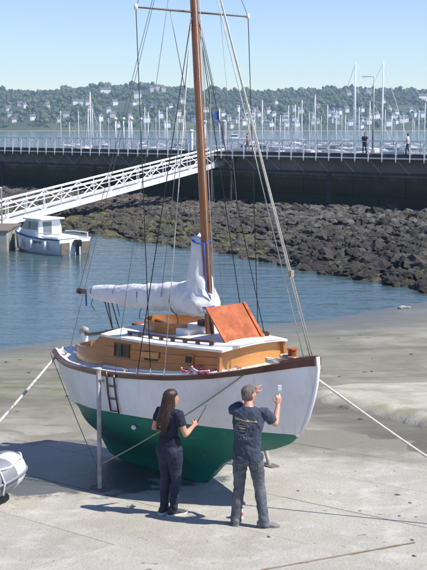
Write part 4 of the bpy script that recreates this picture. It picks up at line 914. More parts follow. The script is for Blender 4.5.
# boom with stowed mainsail under a white cover
bo0 = Vector((.50, 0, 2.62)); bo1 = Vector((-2.80, 0, 2.425))
m = MB(); m.tube([bo0, bo0.lerp(bo1, .5), bo1], [.045, .05, .042], 10); boom = m.build('boom', RAILW, yacht, smooth=True)
MB().tube([bo1 + Vector((-.01, 0, 0)), bo1 + Vector((.06, 0, 0))], .05, 10).build('boom_end', RAILW, boom, auto=40)
MB().box(bo0 + Vector((.02, 0, 0)), (.08, .06, .09)).build('gooseneck', METAL, boom)
random.seed(3)
m = MB(); sec = []; NS = 150; NR = 32
for i in range(NS + 1):
    t = i / NS; c = bo0.lerp(bo1, .015 + t * .89)
    hh = float(np.interp(t, [0, .05, .12, .25, .5, .8, .95, 1], [.22, .25, .235, .205, .170, .13, .105, .07])); ww = hh * .72
    zc = c.z + float(np.interp(t, [0, .08, .2, .5, 1], [.12, .11, .075, .035, .005]))
    ring = []
    for k in range(NR):
        a = 2 * math.pi * k / NR
        fold = 1 + .14 * noise.noise(Vector((t * 8 + .9 * math.sin(a), math.cos(a) * 1.1, math.sin(a) * 1.1))) + .17 * abs(noise.noise(Vector((t * 13 + 6.5 * math.sin(a + .5), math.cos(a) * 1.8, math.sin(a) * 1.8)))) + .10 * abs(noise.noise(Vector((t * 30 - 9 * math.sin(a), math.cos(a) * 3, 3)))) - .06
        y = ww * math.cos(a) * fold; z = hh * math.sin(a) * fold
        if math.sin(a) < -.5: z *= 1.15
        ring.append(Vector((c.x, y, zc + z)))
    sec.append(ring)
m.loft(sec); sailc = m.build('sail_cover', SAIL, boom, smooth=True)
# sail bunched up the mast
m = MB(); sec = []
for i in range(31):
    t = i / 30; z = 2.52 + t * 1.06; c = mp_(z, -.005, -.10 - .03 * math.sin(t * 3))
    rr = float(np.interp(t, [0, .12, .3, .5, .7, .88, .96, 1], [.26, .275, .215, .165, .145, .13, .115, .05]))
    ring = []
    for k in range(18):
        a = 2 * math.pi * k / 18; fold = 1 + .22 * noise.noise(Vector((math.cos(a) * 2.2, math.sin(a) * 2.2, t * 5))) + .12 * noise.noise(Vector((math.cos(a) * 4, math.sin(a) * 4, t * 9)))
        back = 1.25 if math.cos(a) < 0 else .85
        ring.append(c + Vector((rr * back * math.cos(a) * fold, rr * .85 * math.sin(a) * fold, .05 * noise.noise(Vector((a, t * 6, 2))))))
    sec.append(ring)
m.loft(sec); m.build('mast_sail_cover', SAIL, boom, smooth=True)
def tie(z, r, name='sail_tie', mtl=BLUE, par=boom):
    c = mp_(z, 0, -.09); m = MB(); m.tube([c + Vector((r * 1.1 * math.cos(a), r * .92 * math.sin(a), .02 * math.sin(2 * a))) for a in np.linspace(0, 2 * math.pi, 17)], .011, 6); m.build(name, mtl, par, smooth=True)
tie(3.5, .135)
m = MB(); m.tube([mp_(3.5, -.08, .06), mp_(3.3, -.085, .07), mp_(3.05, -.09, .075), mp_(2.85, -.10, .08), mp_(2.72, -.05, .12)], .009, 6); m.build('sail_tie', BLUE, boom, smooth=True)
tie(2.63, .20)
for t in (.20, .46, .66, .86):
    c = bo0.lerp(bo1, t); hh = float(np.interp(t, [0, .25, .5, .8, 1], [.24, .19, .15, .11, .07])) * 1.05
    m = MB(); m.tube([Vector((c.x + random.uniform(-.01, .01), hh * .76 * math.cos(a), c.z + .03 + hh * 1.04 * math.sin(a))) for a in np.linspace(0, 2 * math.pi, 17)], .006, 5); m.build('sail_tie', COVB if t > .8 else GREYW, boom, smooth=True)
    for k in range(1):
        b0 = Vector((c.x + k * .05, -.03, c.z - hh * .85)); m = MB(); m.tube([b0, b0 + Vector((random.uniform(-.04, .08), -.02, -.10)), b0 + Vector((random.uniform(-.05, .12), -.02, -random.uniform(.16, .24)))], .007, 5); m.build('tie_end', COVB, boom)
m = MB(); m.tube([bo1 + Vector((.30, -.06, -.02)), bo1 + Vector((.31, -.06, -.2))], .015, 5); m.build('tie_end', BLUE, boom)
# mainsheet with blocks
for a, b in (((-1.98, 0, 2.42), (-1.80, 0, 1.80)), ((-2.12, .02, 2.42), (-1.84, .04, 1.80)), ((-1.95, .04, 2.42), (-1.78, .08, 1.95))):
    MB().tube([a, b], .010, 5).build('mainsheet', BLACKR, yacht)
MB().box((-1.80, .02, 1.86), (.05, .05, .14)).build('sheet_block', DECK, yacht, bevel=.01); MB().box((-2.03, 0, 2.37), (.1, .05, .07)).build('sheet_block', RAILW, yacht, bevel=.01)
# samson post and deck gear at the bow
MB().tube([(2.22, 0, 2.04), (2.22, 0, 2.26)], .055, 8).build('samson_post', HATCHW, yacht, auto=40); MB().tube([(2.22, 0, 2.26), (2.22, 0, 2.28)], .065, 8).build('samson_cap', HATCHW, yacht, auto=40)
random.seed(8)
def coil(name, c, r, n, rad, mtl, par, hgt=.03, loops=6):
    pts = []
    for i in range(loops * 14):
        a = 2 * math.pi * i / 14; rr = r * (1 + .25 * noise.noise(Vector((i * .13, n, 0)))); pts.append(Vector(c) + Vector((rr * math.cos(a) * 1.25, rr * .7 * math.sin(a), rad + hgt * noise.noise(Vector((i * .21, n, 5))) + .004 * i / 14)))
    MB().tube(pts, rad, 6).build(name, mtl, par, smooth=True)
coil('rope_coil', (2.05, -.12, 2.07), .13, 1, .013, WROPE, yacht); coil('rope_coil', (2.02, .12, 2.09), .10, 2, .013, WROPE, yacht); coil('rope_coil', (2.36, .02, 2.13), .09, 3, .012, WROPE, yacht, loops=4)
coil('rope_coil', (2.18, -.02, 2.14), .075, 4, .013, TROPE, yacht, loops=4)
coil('rope_coil', (1.28, -.70, 1.90), .16, 5, .013, REDR, yacht, hgt=.05); coil('rope_coil', (1.05, -.74, 1.86), .12, 6, .012, REDR, yacht, hgt=.04)
coil('rope_coil', (-2.35, -.25, 1.55), .12, 7, .012, WROPE, yacht, hgt=.04); coil('rope_coil', (-2.3, .3, 1.56), .10, 8, .012, WROPE, yacht, hgt=.04)
for x in (-2.3, -.2, 1.75): 
    for sd in (-1, 1): 
        b = beam(x) - .14; z = sheer(x) + .02; m = MB(); m.bar((x - .07, sd * b, z + .035), (x + .07, sd * b, z + .035), .02, .02); m.box((x, sd * b, z + .01), (.05, .03, .04)); m.build('cleat', METAL, yacht)
# standing rigging
def line(name, a, b, r, mtl, sag=0, par=yacht, n=9):
    a = Vector(a); b = Vector(b); pts = [a.lerp(b, i / n) + Vector((0, 0, -sag * 4 * (i / n) * (1 - i / n))) for i in range(n + 1)] if sag else [a, b]
    return MB().tube(pts, r, 5).build(name, mtl, par, smooth=True)
def deckpt(x, sd, inb=.02): return Vector((x, sd * (beam(x) - inb), sheer(x) + .01))
MH = mp_(8.55)
def sx(px, py):  # starboard rail point nearest to a picture column is simply its station
    return None
for sd in (-1, 1):
    tip = tipS if sd < 0 else tipP
    line('shroud', deckpt(.50, sd), tip, .0065, BLACKR); line('shroud', tip, MH, .004, WIRE)
    line('shroud', deckpt(.22, sd), mp_(SPZ - .04, sd * .05), .007, BLACKR)
    line('shroud', deckpt(.76, sd), mp_(SPZ - .04, sd * .05), .0065, WROPE if sd < 0 else BLACKR)
    for x in (.50, .22, .76): MB().tube([deckpt(x, sd, .005) - Vector((0, 0, .06)), deckpt(x, sd, .02) + Vector((0, 0, .10))], .007, 6).build('chainplate', METAL, yacht)
    line('running_backstay', deckpt(-.28, sd), MH, .004, WIRE)
line('forestay', (2.60, 0, 2.2), mp_(8.5), .010, WROPE); line('jib_halyard', (2.52, .03, 2.2), mp_(8.3, .02, .05), .010, WROPE, sag=.0); line('furled_stay', (2.46, -.03, 2.2), mp_(8.4, -.05, .06), .007, WROPE)
MB().box(Vector((2.60, 0, 2.2)).lerp(mp_(8.5), .165), (.05, .05, .08)).build('stay_clip', TROPE, yacht)
line('backstay', (-2.6, -.3, 1.58), MH, .004, WIRE, sag=-.02); line('topping_lift', bo1, mp_(8.5, 0, -.05), .0045, WIRE)
c = mp_(5.6, -.14, -.12)
line('halyard', mp_(SPZ, -.42), c, .005, WIRE); line('halyard', mp_(SPZ - .1, -.05), c, .005, WIRE); line('halyard', c, Vector((-.35, -.16, 2.65)), .005, WIRE)
c = mp_(5.6, .2, .02); line('halyard', mp_(SPZ - .1, .05), c, .005, WIRE); line('halyard', mp_(SPZ - .1, .09), c + Vector((.02, .05, 0)), .005, WIRE); line('halyard', c, mp_(2.5, .12, -.05), .005, WIRE)
line('flag_halyard', mp_(SPZ, .46), Vector((.35, .93, 1.9)), .004, WIRE)
line('halyard', mp_(8.3, -.03, .07), mp_(2.4, -.03, .085), .007, WROPE); line('halyard', mp_(8.3, .045, .06), mp_(2.4, .045, .08), .006, WROPE)
# beaching legs with foot plates
xl = .056; LX = {-1: -.56, 1: -.1}
for sd in (-1, 1):
    lx = LX[sd]; b = beam(lx) + .075; zt = sheer(lx) + .06
    # foot on the sloping slip
    fx, fy = (-.12, -1.42) if sd < 0 else (.26, 1.43); wp = YW(fx, fy, 0); zf = plane_z(wp.y) - YO.z
    top = Vector((lx, sd * b, zt)); foot = Vector((fx, fy, zf + .02))
    if sd < 0: pass
    m = MB(); m.tube([top, top.lerp(foot, .5), foot], [.033, .032, .031], 10); lg = m.build('beaching_leg', LEGW, yacht, auto=40)
    MB().tube([top, top + Vector((0, 0, .015))], .042, 10).build('leg_cap', DECK, lg, auto=40)
    m = MB(); m.box(Vector((fx, fy, zf + .015)), (.30, .16, .03)); m.build('leg_foot', GREYW, lg, bevel=.006)
    MB().tube([Vector((lx, sd * (b - .09), sheer(lx) - .12)), Vector((lx, sd * (b + .03), sheer(lx) - .12))], .02, 8).build('leg_bolt', METAL, lg)
# short boarding ladder hung beside the leg
m0 = MB()
lx0, lx1 = -.40, -.22
def side(x, t): 
    z = sheer(x) + (zw_f(x) - sheer(x)) * t; return Vector((x, -(beam(x) + (bw_f(x) - beam(x)) * t + .05), z))
lad = MB().tube([side(lx0, .0) + Vector((0, 0, .05)), side(lx0, .5), side(lx0 + .03, .95)], .014, 6).build('ladder', RAILW, yacht, smooth=True)
MB().tube([side(lx1, -.0), side(lx1 + .0, .5), side(lx1 + .03, .97)], .014, 6).build('ladder_stile', RAILW, lad, smooth=True)
for t in (.3, .62, .93): MB().tube([side(lx0 + .02, t), side(lx1 + .02, t)], .012, 6).build('rung', GREYW, lad, smooth=True)
MB().ball(Vector((.05, -(bw_f(.05) - .02), .93)), (.05, .03, .035), 8, 5).build('hull_fitting', DECK, yacht, smooth=True)
# leg guys: bow to leg, stern to leg (tied to the yacht's own leg)
legbot = Vector((xl, -1.36, .30)); a = Vector((2.0, -.52, 2.03))
line('leg_guy', a, Vector((-.17, -1.39, .42)), .009, TROPE, sag=.06, n=14)
line('leg_guy', (-2.56, -.705, 1.53), Vector((-.14, -1.40, .30)), .006, WIRE, sag=.04, n=10)

# mooring ropes leaving the picture
def world_rope(name, a, b, r, mtl, sag, label):
    a = Vector(a); b = Vector(b); n = 18; pts = [a.lerp(b, i / n) + Vector((0, 0, -sag * 4 * (i / n) * (1 - i / n))) for i in range(n + 1)]
    return tag(MB().tube(pts, r, 6).build(name, mtl, None, smooth=True), label, 'rope')
bowp = YW(2.22, -.05, 2.16)
e = at(427, 453, 12.6); world_rope('mooring_rope', bowp, bowp + (e - bowp) * 1.6, .016, WROPE, .05, 'pale mooring rope running from the bow out to the right')
stp = YW(-2.58, -.45, 1.58); e = at(0, 419, 15.0); world_rope('mooring_rope', stp, stp + (e - stp) * 1.8, .022, WROPE, .03, 'thick pale mooring rope running from the stern out to the left')

# ------------------------------------------------------------------ dinghy at the left edge
RUB = mat('grey_hypalon', (.21, .225, .25), .55, (.18, .19, .21), 3, bump=.06); RUBW = mat('white_bow_patch', (.74, .75, .77), .5)
tip = at(24, 484, 13.75); dg = thing('inflatable_dinghy', 'grey inflatable dinghy with white bow poking in at the left edge', 'dinghy', (tip.x - .95, tip.y, plane_z(tip.y)), R(-8))
rT = .225; path = []
for a in np.linspace(-90, 90, 25):
    an = R(a); lift = .17 * max(0, math.cos(an)) ** 1.2
    path.append(Vector((.30 + .46 * math.cos(an), .46 * math.sin(an), rT + .03 + lift)))
left = [Vector((x, -.46, rT + .03)) for x in (-1.7, -1.2, -.6, -.1)]; right = [Vector((x, .46, rT + .03)) for x in (-.1, -.6, -1.2, -1.7)]
full = left + path + right
MB().tube(full, [.12] + [rT] * (len(full) - 2) + [.12], 20).build('tube', RUB, dg, smooth=True)
MB().tube(path[10:15], rT + .006, 20).build('bow_patch', RUBW, dg, smooth=True)
m = MB(); m.loft([[Vector((x, -w, z)), Vector((x, 0, z - .06)), Vector((x, w, z))] for x, w, z in ((-1.7, .4, .08), (0, .4, .1), (.4, .3, .2), (.6, .12, .32))], closed=False, cap=False); m.build('floor', RUB, dg)
MB().box((-1.6, 0, .25), (.05, .8, .4)).build('transom', GREYW, dg)
m = MB(); m.tube([p + Vector((.0, 0, 0)) + (Vector((p.x - .3, p.y, 0)).normalized() * (rT * .72) if i > 3 and i < len(full) - 4 else Vector((0, math.copysign(rT * .72, p.y), 0))) + Vector((0, 0, rT * .72 + .02 * math.sin(i * 1.3))) for i, p in enumerate(full)], .018, 6); m.build('lifeline', WROPE, dg, smooth=True)
m = MB(); m.tube([p + (Vector((p.x - .3, p.y, 0)).normalized() * (rT * 1.02)) for p in path], .022, 6); m.build('rubbing_strip', RUB, dg, smooth=True)
for k in (4, 7):
    p = path[k]; d = Vector((p.x - .3, p.y, 0)).normalized(); m = MB(); m.tube([p + d * rT * .75 + Vector((0, 0, rT * .72)), p + d * rT * 1.06 + Vector((.02, 0, .02)), p + d * rT * .98 + Vector((0, 0, -.12)), p + d * rT * .9 + Vector((.02, 0, -.15))], .014, 6); m.build('grab_line', WROPE, dg, smooth=True)

# ------------------------------------------------------------------ PEOPLE
def ell(c, ax, ay, n=16): c = Vector(c); ax = Vector(ax); ay = Vector(ay); return [c + ax * math.cos(2 * math.pi * k / n) + ay * math.sin(2 * math.pi * k / n) for k in range(n)]
def person(P, voxel=.009, mats=None, label='', loc=(0, 0, 0), rz=0, detail=True, group=None):
    """P: joint dict in body space (x right, y forward, z up). One continuous remeshed body; region materials follow the source piece."""
    t = thing('person', label, 'person', loc, rz, group)
    pieces = []   # (MB, material index)
    def piece(mi): b = MB(); pieces.append((b, mi)); return b
    V = lambda k: Vector(P[k])
    pel, che, nek, hed = V('pelvis'), V('chest'), V('neck'), V('head')
    g = P.get('g', 1.0); fem = P.get('fem', False)
    sr, slv = V('sh_r'), V('sh_l')
    # torso (shirt = 1)
    b = piece(1); ax = (sr - slv).normalized(); hipax = (V('hip_r') - V('hip_l')).normalized()
    def tor(c, w, d, k): a = ax.lerp(hipax, k).normalized(); f = Vector((-a.y, a.x, 0)).normalized(); return ell(c, a * w * g, f * d * g, 18)
    if fem: prof = [(0, .160, .118, 1), (.14, .150, .112, .9), (.30, .130, .098, .7), (.48, .128, .10, .5), (.66, .142, .118, .3), (.80, .155, .115, .1), (.92, .150, .09, 0), (.985, .10, .065, 0), (1.03, .06, .055, 0)]
    else: prof = [(0, .172, .128, 1), (.15, .172, .128, .8), (.30, .166, .122, .6), (.5, .172, .122, .4), (.68, .188, .125, .2), (.82, .198, .12, 0), (.92, .190, .098, 0), (.985, .125, .075, 0), (1.03, .07, .06, 0)]
    hem = pel + Vector((0, 0, P.get('hem', .02))); top = nek
    b.loft([tor(hem.lerp(top, u), w, d, k) for u, w, d, k in prof])
    # pelvis (trousers = 2)
    b = piece(2); hw = .178 if fem else .165; cb = (V('hip_r') + V('hip_l')) / 2
    b.loft([tor(cb + Vector((0, 0, z)), w * hw, d, 1) for z, w, d in ((-.10, .70, .085), (-.05, .93, .125), (.02, 1.02, .138 if fem else .128), (.09, .98, .128), (.17, .88, .112))])
    bt = Vector((hipax.y, -hipax.x, 0)); 
    for s_ in (-1, 1): b.ball(cb + hipax * .078 * s_ + bt * (.055 if fem else .045) + Vector((0, 0, -.02)), (.09, .085, .105), 14, 8)
    # legs
    for sd in ('r', 'l'):
        h, k, a = V('hip_' + sd), V('knee_' + sd), V('ank_' + sd); b = piece(2)
        th = (.098, .088, .066) if fem else (.094, .086, .068); cf = (.060, .060, .050, .048) if fem else (.066, .068, .064, .066)
        h2 = h + Vector((0, 0, .03))
        bk = Vector((0, -.012, 0)) if not fem else Vector((0, -.012, 0))
        b.tube([h2, h.lerp(k, .3), h.lerp(k, .75), k, k.lerp(a, .3) + bk, k.lerp(a, .65) + bk * .5, a + Vector((0, 0, .01)), a + Vector((0, 0, -.055 if not fem else -.03))], [th[0], th[0] * 1.0, th[1] * .86, th[2], cf[0] * 1.03, cf[1] * .93, cf[2], cf[3]], 14)
        # shoe = 3
        td = Vector(P['toe_' + sd]).normalized(); sdv = Vector((td.y, -td.x, 0)); b = piece(3)
        az = Vector((a.x, a.y, 0))
        sec = []
        for f, w, h0, h1 in ((-.085, .026, .012, .085), (-.06, .038, .004, .105), (0, .042, .002, .11), (.06, .045, .0, .085), (.12, .050, 0, .062), (.165, .044, .003, .048), (.19, .025, .008, .034)):
            zc = (h0 + h1) / 2; sec.append([az + td * f + sdv * w * math.cos(q) * (1 if abs(math.sin(q)) < .8 else .9) + Vector((0, 0, zc + (h1 - h0) / 2 * math.sin(q))) for q in np.linspace(0, 2 * math.pi, 15)[:-1]])
        b.loft(sec)
    # arms
    for sd in ('r', 'l'):
        s_, e, w = V('sh_' + sd), V('elb_' + sd), V('wri_' + sd)
        inn = s_.lerp((sr + slv) / 2, .35)
        ra = .047 if fem else .054
        su = P.get('sleeve', .62)
        b = piece(1); b.tube([inn, s_, s_.lerp(e, su * .5), s_.lerp(e, su)], [ra * 1.2, ra * 1.32, ra * 1.22, ra * 1.22], 14)
        b = piece(0); b.tube([s_, s_.lerp(e, .5), s_.lerp(e, .85), e, e.lerp(w, .25), e.lerp(w, .7), w], [ra * .9, ra * .92, ra * .82, ra * .78, ra * .84, ra * .62, ra * .52], 12)
        # hand: palm + fingers
        hd = Vector(P['hand_' + sd]).normalized(); pn = Vector(P['palm_' + sd]).normalized(); pn = (pn - hd * pn.dot(hd)).normalized(); ac = hd.cross(pn)   # across
        if sd == 'l': ac = -ac
        b = piece(0); hs = .92 if fem else 1.0
        b.loft([ell(w + hd * f * hs, ac * wd * hs, pn * th_ * hs, 12) for f, wd, th_ in ((-.01, .024, .019), (.02, .032, .017), (.055, .040, .016), (.085, .041, .014), (.098, .036, .011))])
        curl = P.get('curl_' + sd, .5)
        for fi, (off, ln, rad) in enumerate(((.030, .072, .0088), (.010, .080, .009), (-.011, .074, .0086), (-.030, .058, .0078))):
            c = w + (hd * .088 + ac * off) * hs; d = hd.copy(); pts = [w + (hd * .06 + ac * off * .9) * hs, c]; spread = ac * off * 1.5
            cu = curl * (1 + .12 * fi)
            for s2, frac in ((cu * .9, .45), (cu * 1.9, .3), (cu * 2.7, .25)):
                dd = (hd * math.cos(s2) + pn * math.sin(s2) + spread * math.cos(s2)).normalized(); c = c + dd * ln * frac * hs; pts.append(c)
            b = piece(0); b.tube(pts, [rad * 1.05, rad, rad, rad * .92, rad * .75], 8)
        thb = w + (hd * .03 + ac * .028) * hs; d1 = (hd * .6 + ac * .65 + pn * .45).normalized(); d2 = (hd * .75 + ac * .1 + pn * .75 * (.6 + curl)).normalized()
        b = piece(0); b.tube([w + hd * .015, thb, thb + d1 * .034, thb + d1 * .034 + d2 * .03, thb + d1 * .034 + d2 * .052], [.014, .0135, .012, .010, .008], 8)
    # neck and head
    hf = Vector(P['face']).normalized(); hr = Vector((hf.y, -hf.x, 0)).normalized(); hu = hr.cross(hf)
    b = piece(0); b.tube([nek + Vector((0, 0, -.06)), nek + Vector((0, 0, .01)), hed + Vector((0, 0, -.05)) - hf * .015], [.060 if not fem else .05, .056 if not fem else .047, .054 if not fem else .045], 12)
    hk = .97 if fem else 1.0
    def H(x, y, z): return hed + (hr * x + hf * y + hu * z) * hk
    b = piece(0)
    def hs_(z, w, f, bk, n=18):
        out = []
        for k in range(n):
            a = 2 * math.pi * k / n; yy = math.sin(a); out.append(H(w * math.cos(a), f * yy if yy > 0 else bk * yy, z))
        return out
    b.loft([hs_(-.118, .026, .070, -.02), hs_(-.108, .042, .082, .015), hs_(-.085, .054, .086, .05), hs_(-.05, .064, .087, .075), hs_(-.01, .071, .088, .09), hs_(.03, .075, .088, .098), hs_(.065, .072, .08, .094), hs_(.095, .058, .062, .074), hs_(.113, .034, .036, .042), hs_(.119, .01, .01, .012)])
    b = piece(0); b.tube([H(0, .082, .018), H(0, .098, -.012), H(0, .108, -.03), H(0, .088, -.042)], [.008, .011, .014, .010], 8)
    for s_ in (-1, 1):
        b = piece(0); b.loft([ell(H(.070 * s_, -.008, .0), (hf * .016) * hk, (hu * .03) * hk, 10), ell(H(.080 * s_, -.014, .002), (hf * .02) * hk, (hu * .034) * hk, 10), ell(H(.084 * s_, -.018, .004), (hf * .014) * hk, (hu * .026) * hk, 10)])
    b = piece(0); b.tube([H(-.02, .084, -.066), H(0, .092, -.066), H(.02, .084, -.066)], [.005, .008, .005], 6)
    # union + remesh
    allb = MB(); pv = []; pm = []
    for b, mi in pieces:
        allb.add(b.v, b.f); pv += b.v; pm += [mi] * len(b.v)
    # denser samples for material lookup
    kd_pts = []
    for b, mi in pieces:
        for f in b.f:
            if len(f) <= 4:
                vs = [Vector(b.v[i]) for i in f]; c = sum(vs, Vector()) / len(vs); kd_pts.append((c, mi))
                for i in range(len(vs)): kd_pts.append(((vs[i] + vs[(i + 1) % len(vs)]) / 2, mi)); kd_pts.append((c.lerp(vs[i], .5), mi))
        for v in b.v: kd_pts.append((Vector(v), mi))
    kd = kdtree.KDTree(len(kd_pts))
    for i, (p, mi) in enumerate(kd_pts): kd.insert(p, i)
    kd.balance()
    tmp = bpy.data.objects.new('tmp', allb.mesh('tmp', SKIN)); COL.objects.link(tmp)
    md = tmp.modifiers.new('r', 'REMESH'); md.mode = 'VOXEL'; md.voxel_size = voxel; md.adaptivity = 0
    ms = tmp.modifiers.new('s', 'SMOOTH'); ms.factor = .5; ms.iterations = 2
    dg_ = bpy.context.evaluated_depsgraph_get(); ev = tmp.evaluated_get(dg_); me = bpy.data.meshes.new_from_object(ev); bpy.data.objects.remove(tmp)
    me.name = 'body'; me.materials.clear()
    for mm in mats: me.materials.append(mm)
    mi = np.zeros(len(me.polygons), int)
    for p in me.polygons:
        # prefer cloth over skin when both are near the surface
        q_ = kd_pts[kd.find(p.center)[1]][1]
        if q_ in (1, 2): q_ = 1 if p.center.z > hem.z + .006 * math.sin(p.center.x * 40) else 2
        mi[p.index] = q_
    me.polygons.foreach_set('material_index', mi.astype(np.int32))
    # cloth folds: displace cloth vertices with stretched noise
    if detail:
        cloth = np.zeros(len(me.vertices), int)
        for p in me.polygons:
            if mi[p.index] in (1, 2):
                for v in p.vertices: cloth[v] = mi[p.index]
        nrm = [v.normal.copy() for v in me.vertices]
        for v in me.vertices:
            c = cloth[v.index]
            if c:
                q = v.co; amp = .0105 if c == 1 else .0085
                nz = noise.noise(Vector((q.x * 8 + q.z * 7, q.y * 8, q.z * 14 - q.x * 6))) + .6 * noise.noise(Vector((q.x * 22, q.y * 22, q.z * 26 + q.x * 15)))
                v.co = q + nrm[v.index] * amp * (nz + .15)
    me.shade_smooth()
    o = bpy.data.objects.new('body', me); COL.objects.link(o); o.parent = t
    if detail:
        for s_ in (-1, 1):
            MB().ball(H(.031 * s_, .0765, .008), .0105, 8, 6).build('eye', EYEW, t, smooth=True)
            MB().ball(H(.031 * s_, .0835, .008), .0048, 8, 6).build('iris', DARK, t, smooth=True)
    return t, H
EYEW = mat('eye_white', (.7, .68, .65), .3)
TEE = mat('faded_navy_tee', (.050, .066, .098), .9, (.036, .048, .074), 6, bump=.3, bscale=90)
def sleeve_tint(m):
    n, l = nodes(m)
JEANS = mat('grey_blue_jeans', (.115, .125, .145), .9, (.075, .085, .105), 9, bump=.4, bscale=120, c3=(.16, .17, .185), scale3=5)
SHOEG = mat('grey_shoe', (.20, .20, .195), .8, (.12, .12, .12), 14)
TEE2 = mat('dark_navy_top', (.016, .021, .042), .9, (.010, .013, .028), 6, bump=.3, bscale=90)
JEANS2 = mat('dark_indigo_jeans', (.020, .030, .058), .85, (.012, .018, .036), 8, bump=.4, bscale=120, c3=(.03, .043, .075), scale3=5)
SHOED = mat('dark_trainer', (.07, .068, .065), .7, (.03, .03, .03), 14); SOLE = mat('pale_sole', (.6, .58, .54), .7)
HAIRG = mat('greying_short_hair', (.075, .058, .045), .7, (.20, .175, .15), 45, stretch=(1, 1, .3), bump=.6, bscale=160)
HAIRB = mat('long_dark_brown_hair', (.030, .014, .009), .38, (.055, .026, .015), 40, stretch=(1, 1, .12), bump=.3, bscale=120)

# man: feet apart, both hands up at the hull
mloc = Vector((.42, 12.46, plane_z(12.46)))
ang = R(-14)
man = dict(g=1.0, pelvis=(-.02, .0, .86), chest=(0, .02, 1.2), neck=(.0, .02, 1.475), head=(-.015, .075, 1.615), hem=-.02,
           hip_r=(.085, 0, .875), hip_l=(-.095, 0, .875), knee_r=(.135, .04, .47), knee_l=(-.12, .035, .47), ank_r=(.205, -.035, .09), ank_l=(-.15, -.0, .09), toe_r=(.95, .35, 0), toe_l=(-.15, 1, 0),
           sh_r=(.195, .03, 1.42), sh_l=(-.195, .04, 1.425), elb_r=(.285, .20, 1.24), elb_l=(-.12, .30, 1.44), wri_r=(.30, .34, 1.44), wri_l=(-.02, .45, 1.53),
           hand_r=(.05, .12, 1), palm_r=(-.6, .8, 0), curl_r=.75, hand_l=(.2, .45, .85), palm_l=(.5, .8, -.2), curl_l=.5, face=(.42, .9, .06), sleeve=.66)
pm_, HM = person(man, .008, [SKIN, TEE, JEANS, SHOEG], 'man in faded navy tee and grey jeans painting the topsides with both arms raised', mloc, ang)
# man's short hair: cap mesh
def cap(H, zlow, name, mtl, par, th=.010, back=-.10, seed=0):
    m = MB(); sec = []
    prof = [(-.045, .070, .0, .096), (-.01, .0755, .02, .101), (.03, .080, .06, .107), (.065, .079, .086, .104), (.095, .066, .072, .086), (.117, .042, .046, .053), (.127, .012, .013, .016)]
    for z, w, f, bk in prof:
        ring = []
        for k in range(28):
            a = 2 * math.pi * k / 28; yy = math.sin(a); y = f * yy if yy > 0 else bk * yy
            if yy > -.15 and z < .04: y = min(y, -.015 + z * .6)
            r = 1 + .035 * noise.noise(Vector((math.cos(a) * 6, yy * 6, z * 60 + seed)))
            ring.append(H(w * math.cos(a) * r, y * r, z))
        sec.append(ring)
    m.loft(sec); return m.build(name, mtl, par, smooth=True)
cap(HM, -.05, 'hair', HAIRG, pm_)
# belt + back pockets + shirt print
BELT = mat('dark_belt', (.02, .018, .016), .6)
PRINTY = mat('print_yellow', (.60, .52, .24), .85); PRINTP = mat('print_pale', (.28, .31, .33), .9)
def back_mesh(body):
    dgp = bpy.context.evaluated_depsgraph_get()
    return body
body_m = [c for c in pm_.children if c.name.startswith('body')][0]
from mathutils.bvhtree import BVHTree
bvh = BVHTree.FromPolygons([v.co for v in body_m.data.vertices], [tuple(p.vertices) for p in body_m.data.polygons])
def onback(u, z):
    h = bvh.ray_cast(Vector((u, -1, z)), Vector((0, 1, 0)))
    return (h[0] + Vector((0, -.003, 0))) if h[0] else Vector((u, -.12, z))
def print_stroke(m, pts, w):
    P_ = []
    for a, b in zip(pts, pts[1:]):
        n = max(1, int(math.hypot(b[0] - a[0], b[1] - a[1]) / .006))
        P_ += [(a[0] + (b[0] - a[0]) * i / n, a[1] + (b[1] - a[1]) * i / n) for i in range(n)]
    P_.append(pts[-1]); vs = []
    for i, p in enumerate(P_):
        q = P_[min(i + 1, len(P_) - 1)]; r = P_[max(i - 1, 0)]; dx, dz = q[0] - r[0], q[1] - r[1]; L_ = math.hypot(dx, dz) or 1
        vs += [onback(p[0] - dz / L_ * w / 2, p[1] + dx / L_ * w / 2), onback(p[0] + dz / L_ * w / 2, p[1] - dx / L_ * w / 2)]
    o_ = len(m.v); m.v += [tuple(v) for v in vs]
    for i in range(len(P_) - 1): m.f.append((o_ + 2 * i, o_ + 2 * i + 1, o_ + 2 * i + 3, o_ + 2 * i + 2)); m.m.append(0)
random.seed(2)
m = MB(); u = -.150   # illegible line of lettering across the shoulders
for k in range(11):
    wz = .030 if k in (0, 1) else .022; zc = 1.352 - .012 * math.sin(k / 10 * math.pi) * 0 - .002 * k
    s_ = [(0, random.uniform(.1, .9)), (.35, random.uniform(.6, 1)), (.5, random.uniform(0, .4)), (.8, random.uniform(.3, 1)), (1.15, random.uniform(0, .7))]
    print_stroke(m, [(u + a * .022, zc + b * wz - .01) for a, b in s_], .010); u += .0245
m.build('shirt_lettering', PRINTY, pm_, fix=False)
m = MB(); cx_, cz_ = -.055, 1.245
for rr, w, a0, a1 in ((.088, .005, 20, 340), (.070, .004, -60, 250)): print_stroke(m, [(cx_ + rr * math.cos(R(a)), cz_ + rr * .9 * math.sin(R(a))) for a in range(a0, a1, 12)], w)
for k in range(8): a = R(200 + k * 20); print_stroke(m, [(cx_ + .10 * math.cos(a), cz_ + .10 * math.sin(a)), (cx_ + .115 * math.cos(a + .1), cz_ + .115 * math.sin(a + .1))], .006)
for k in range(6): print_stroke(m, [(cx_ - .05 + k * .02, cz_ - .135 - .004 * (k % 2)), (cx_ - .04 + k * .02, cz_ - .13 + .008 * (k % 3))], .006)
m.build('shirt_emblem', PRINTP, pm_, fix=False)
m = MB()
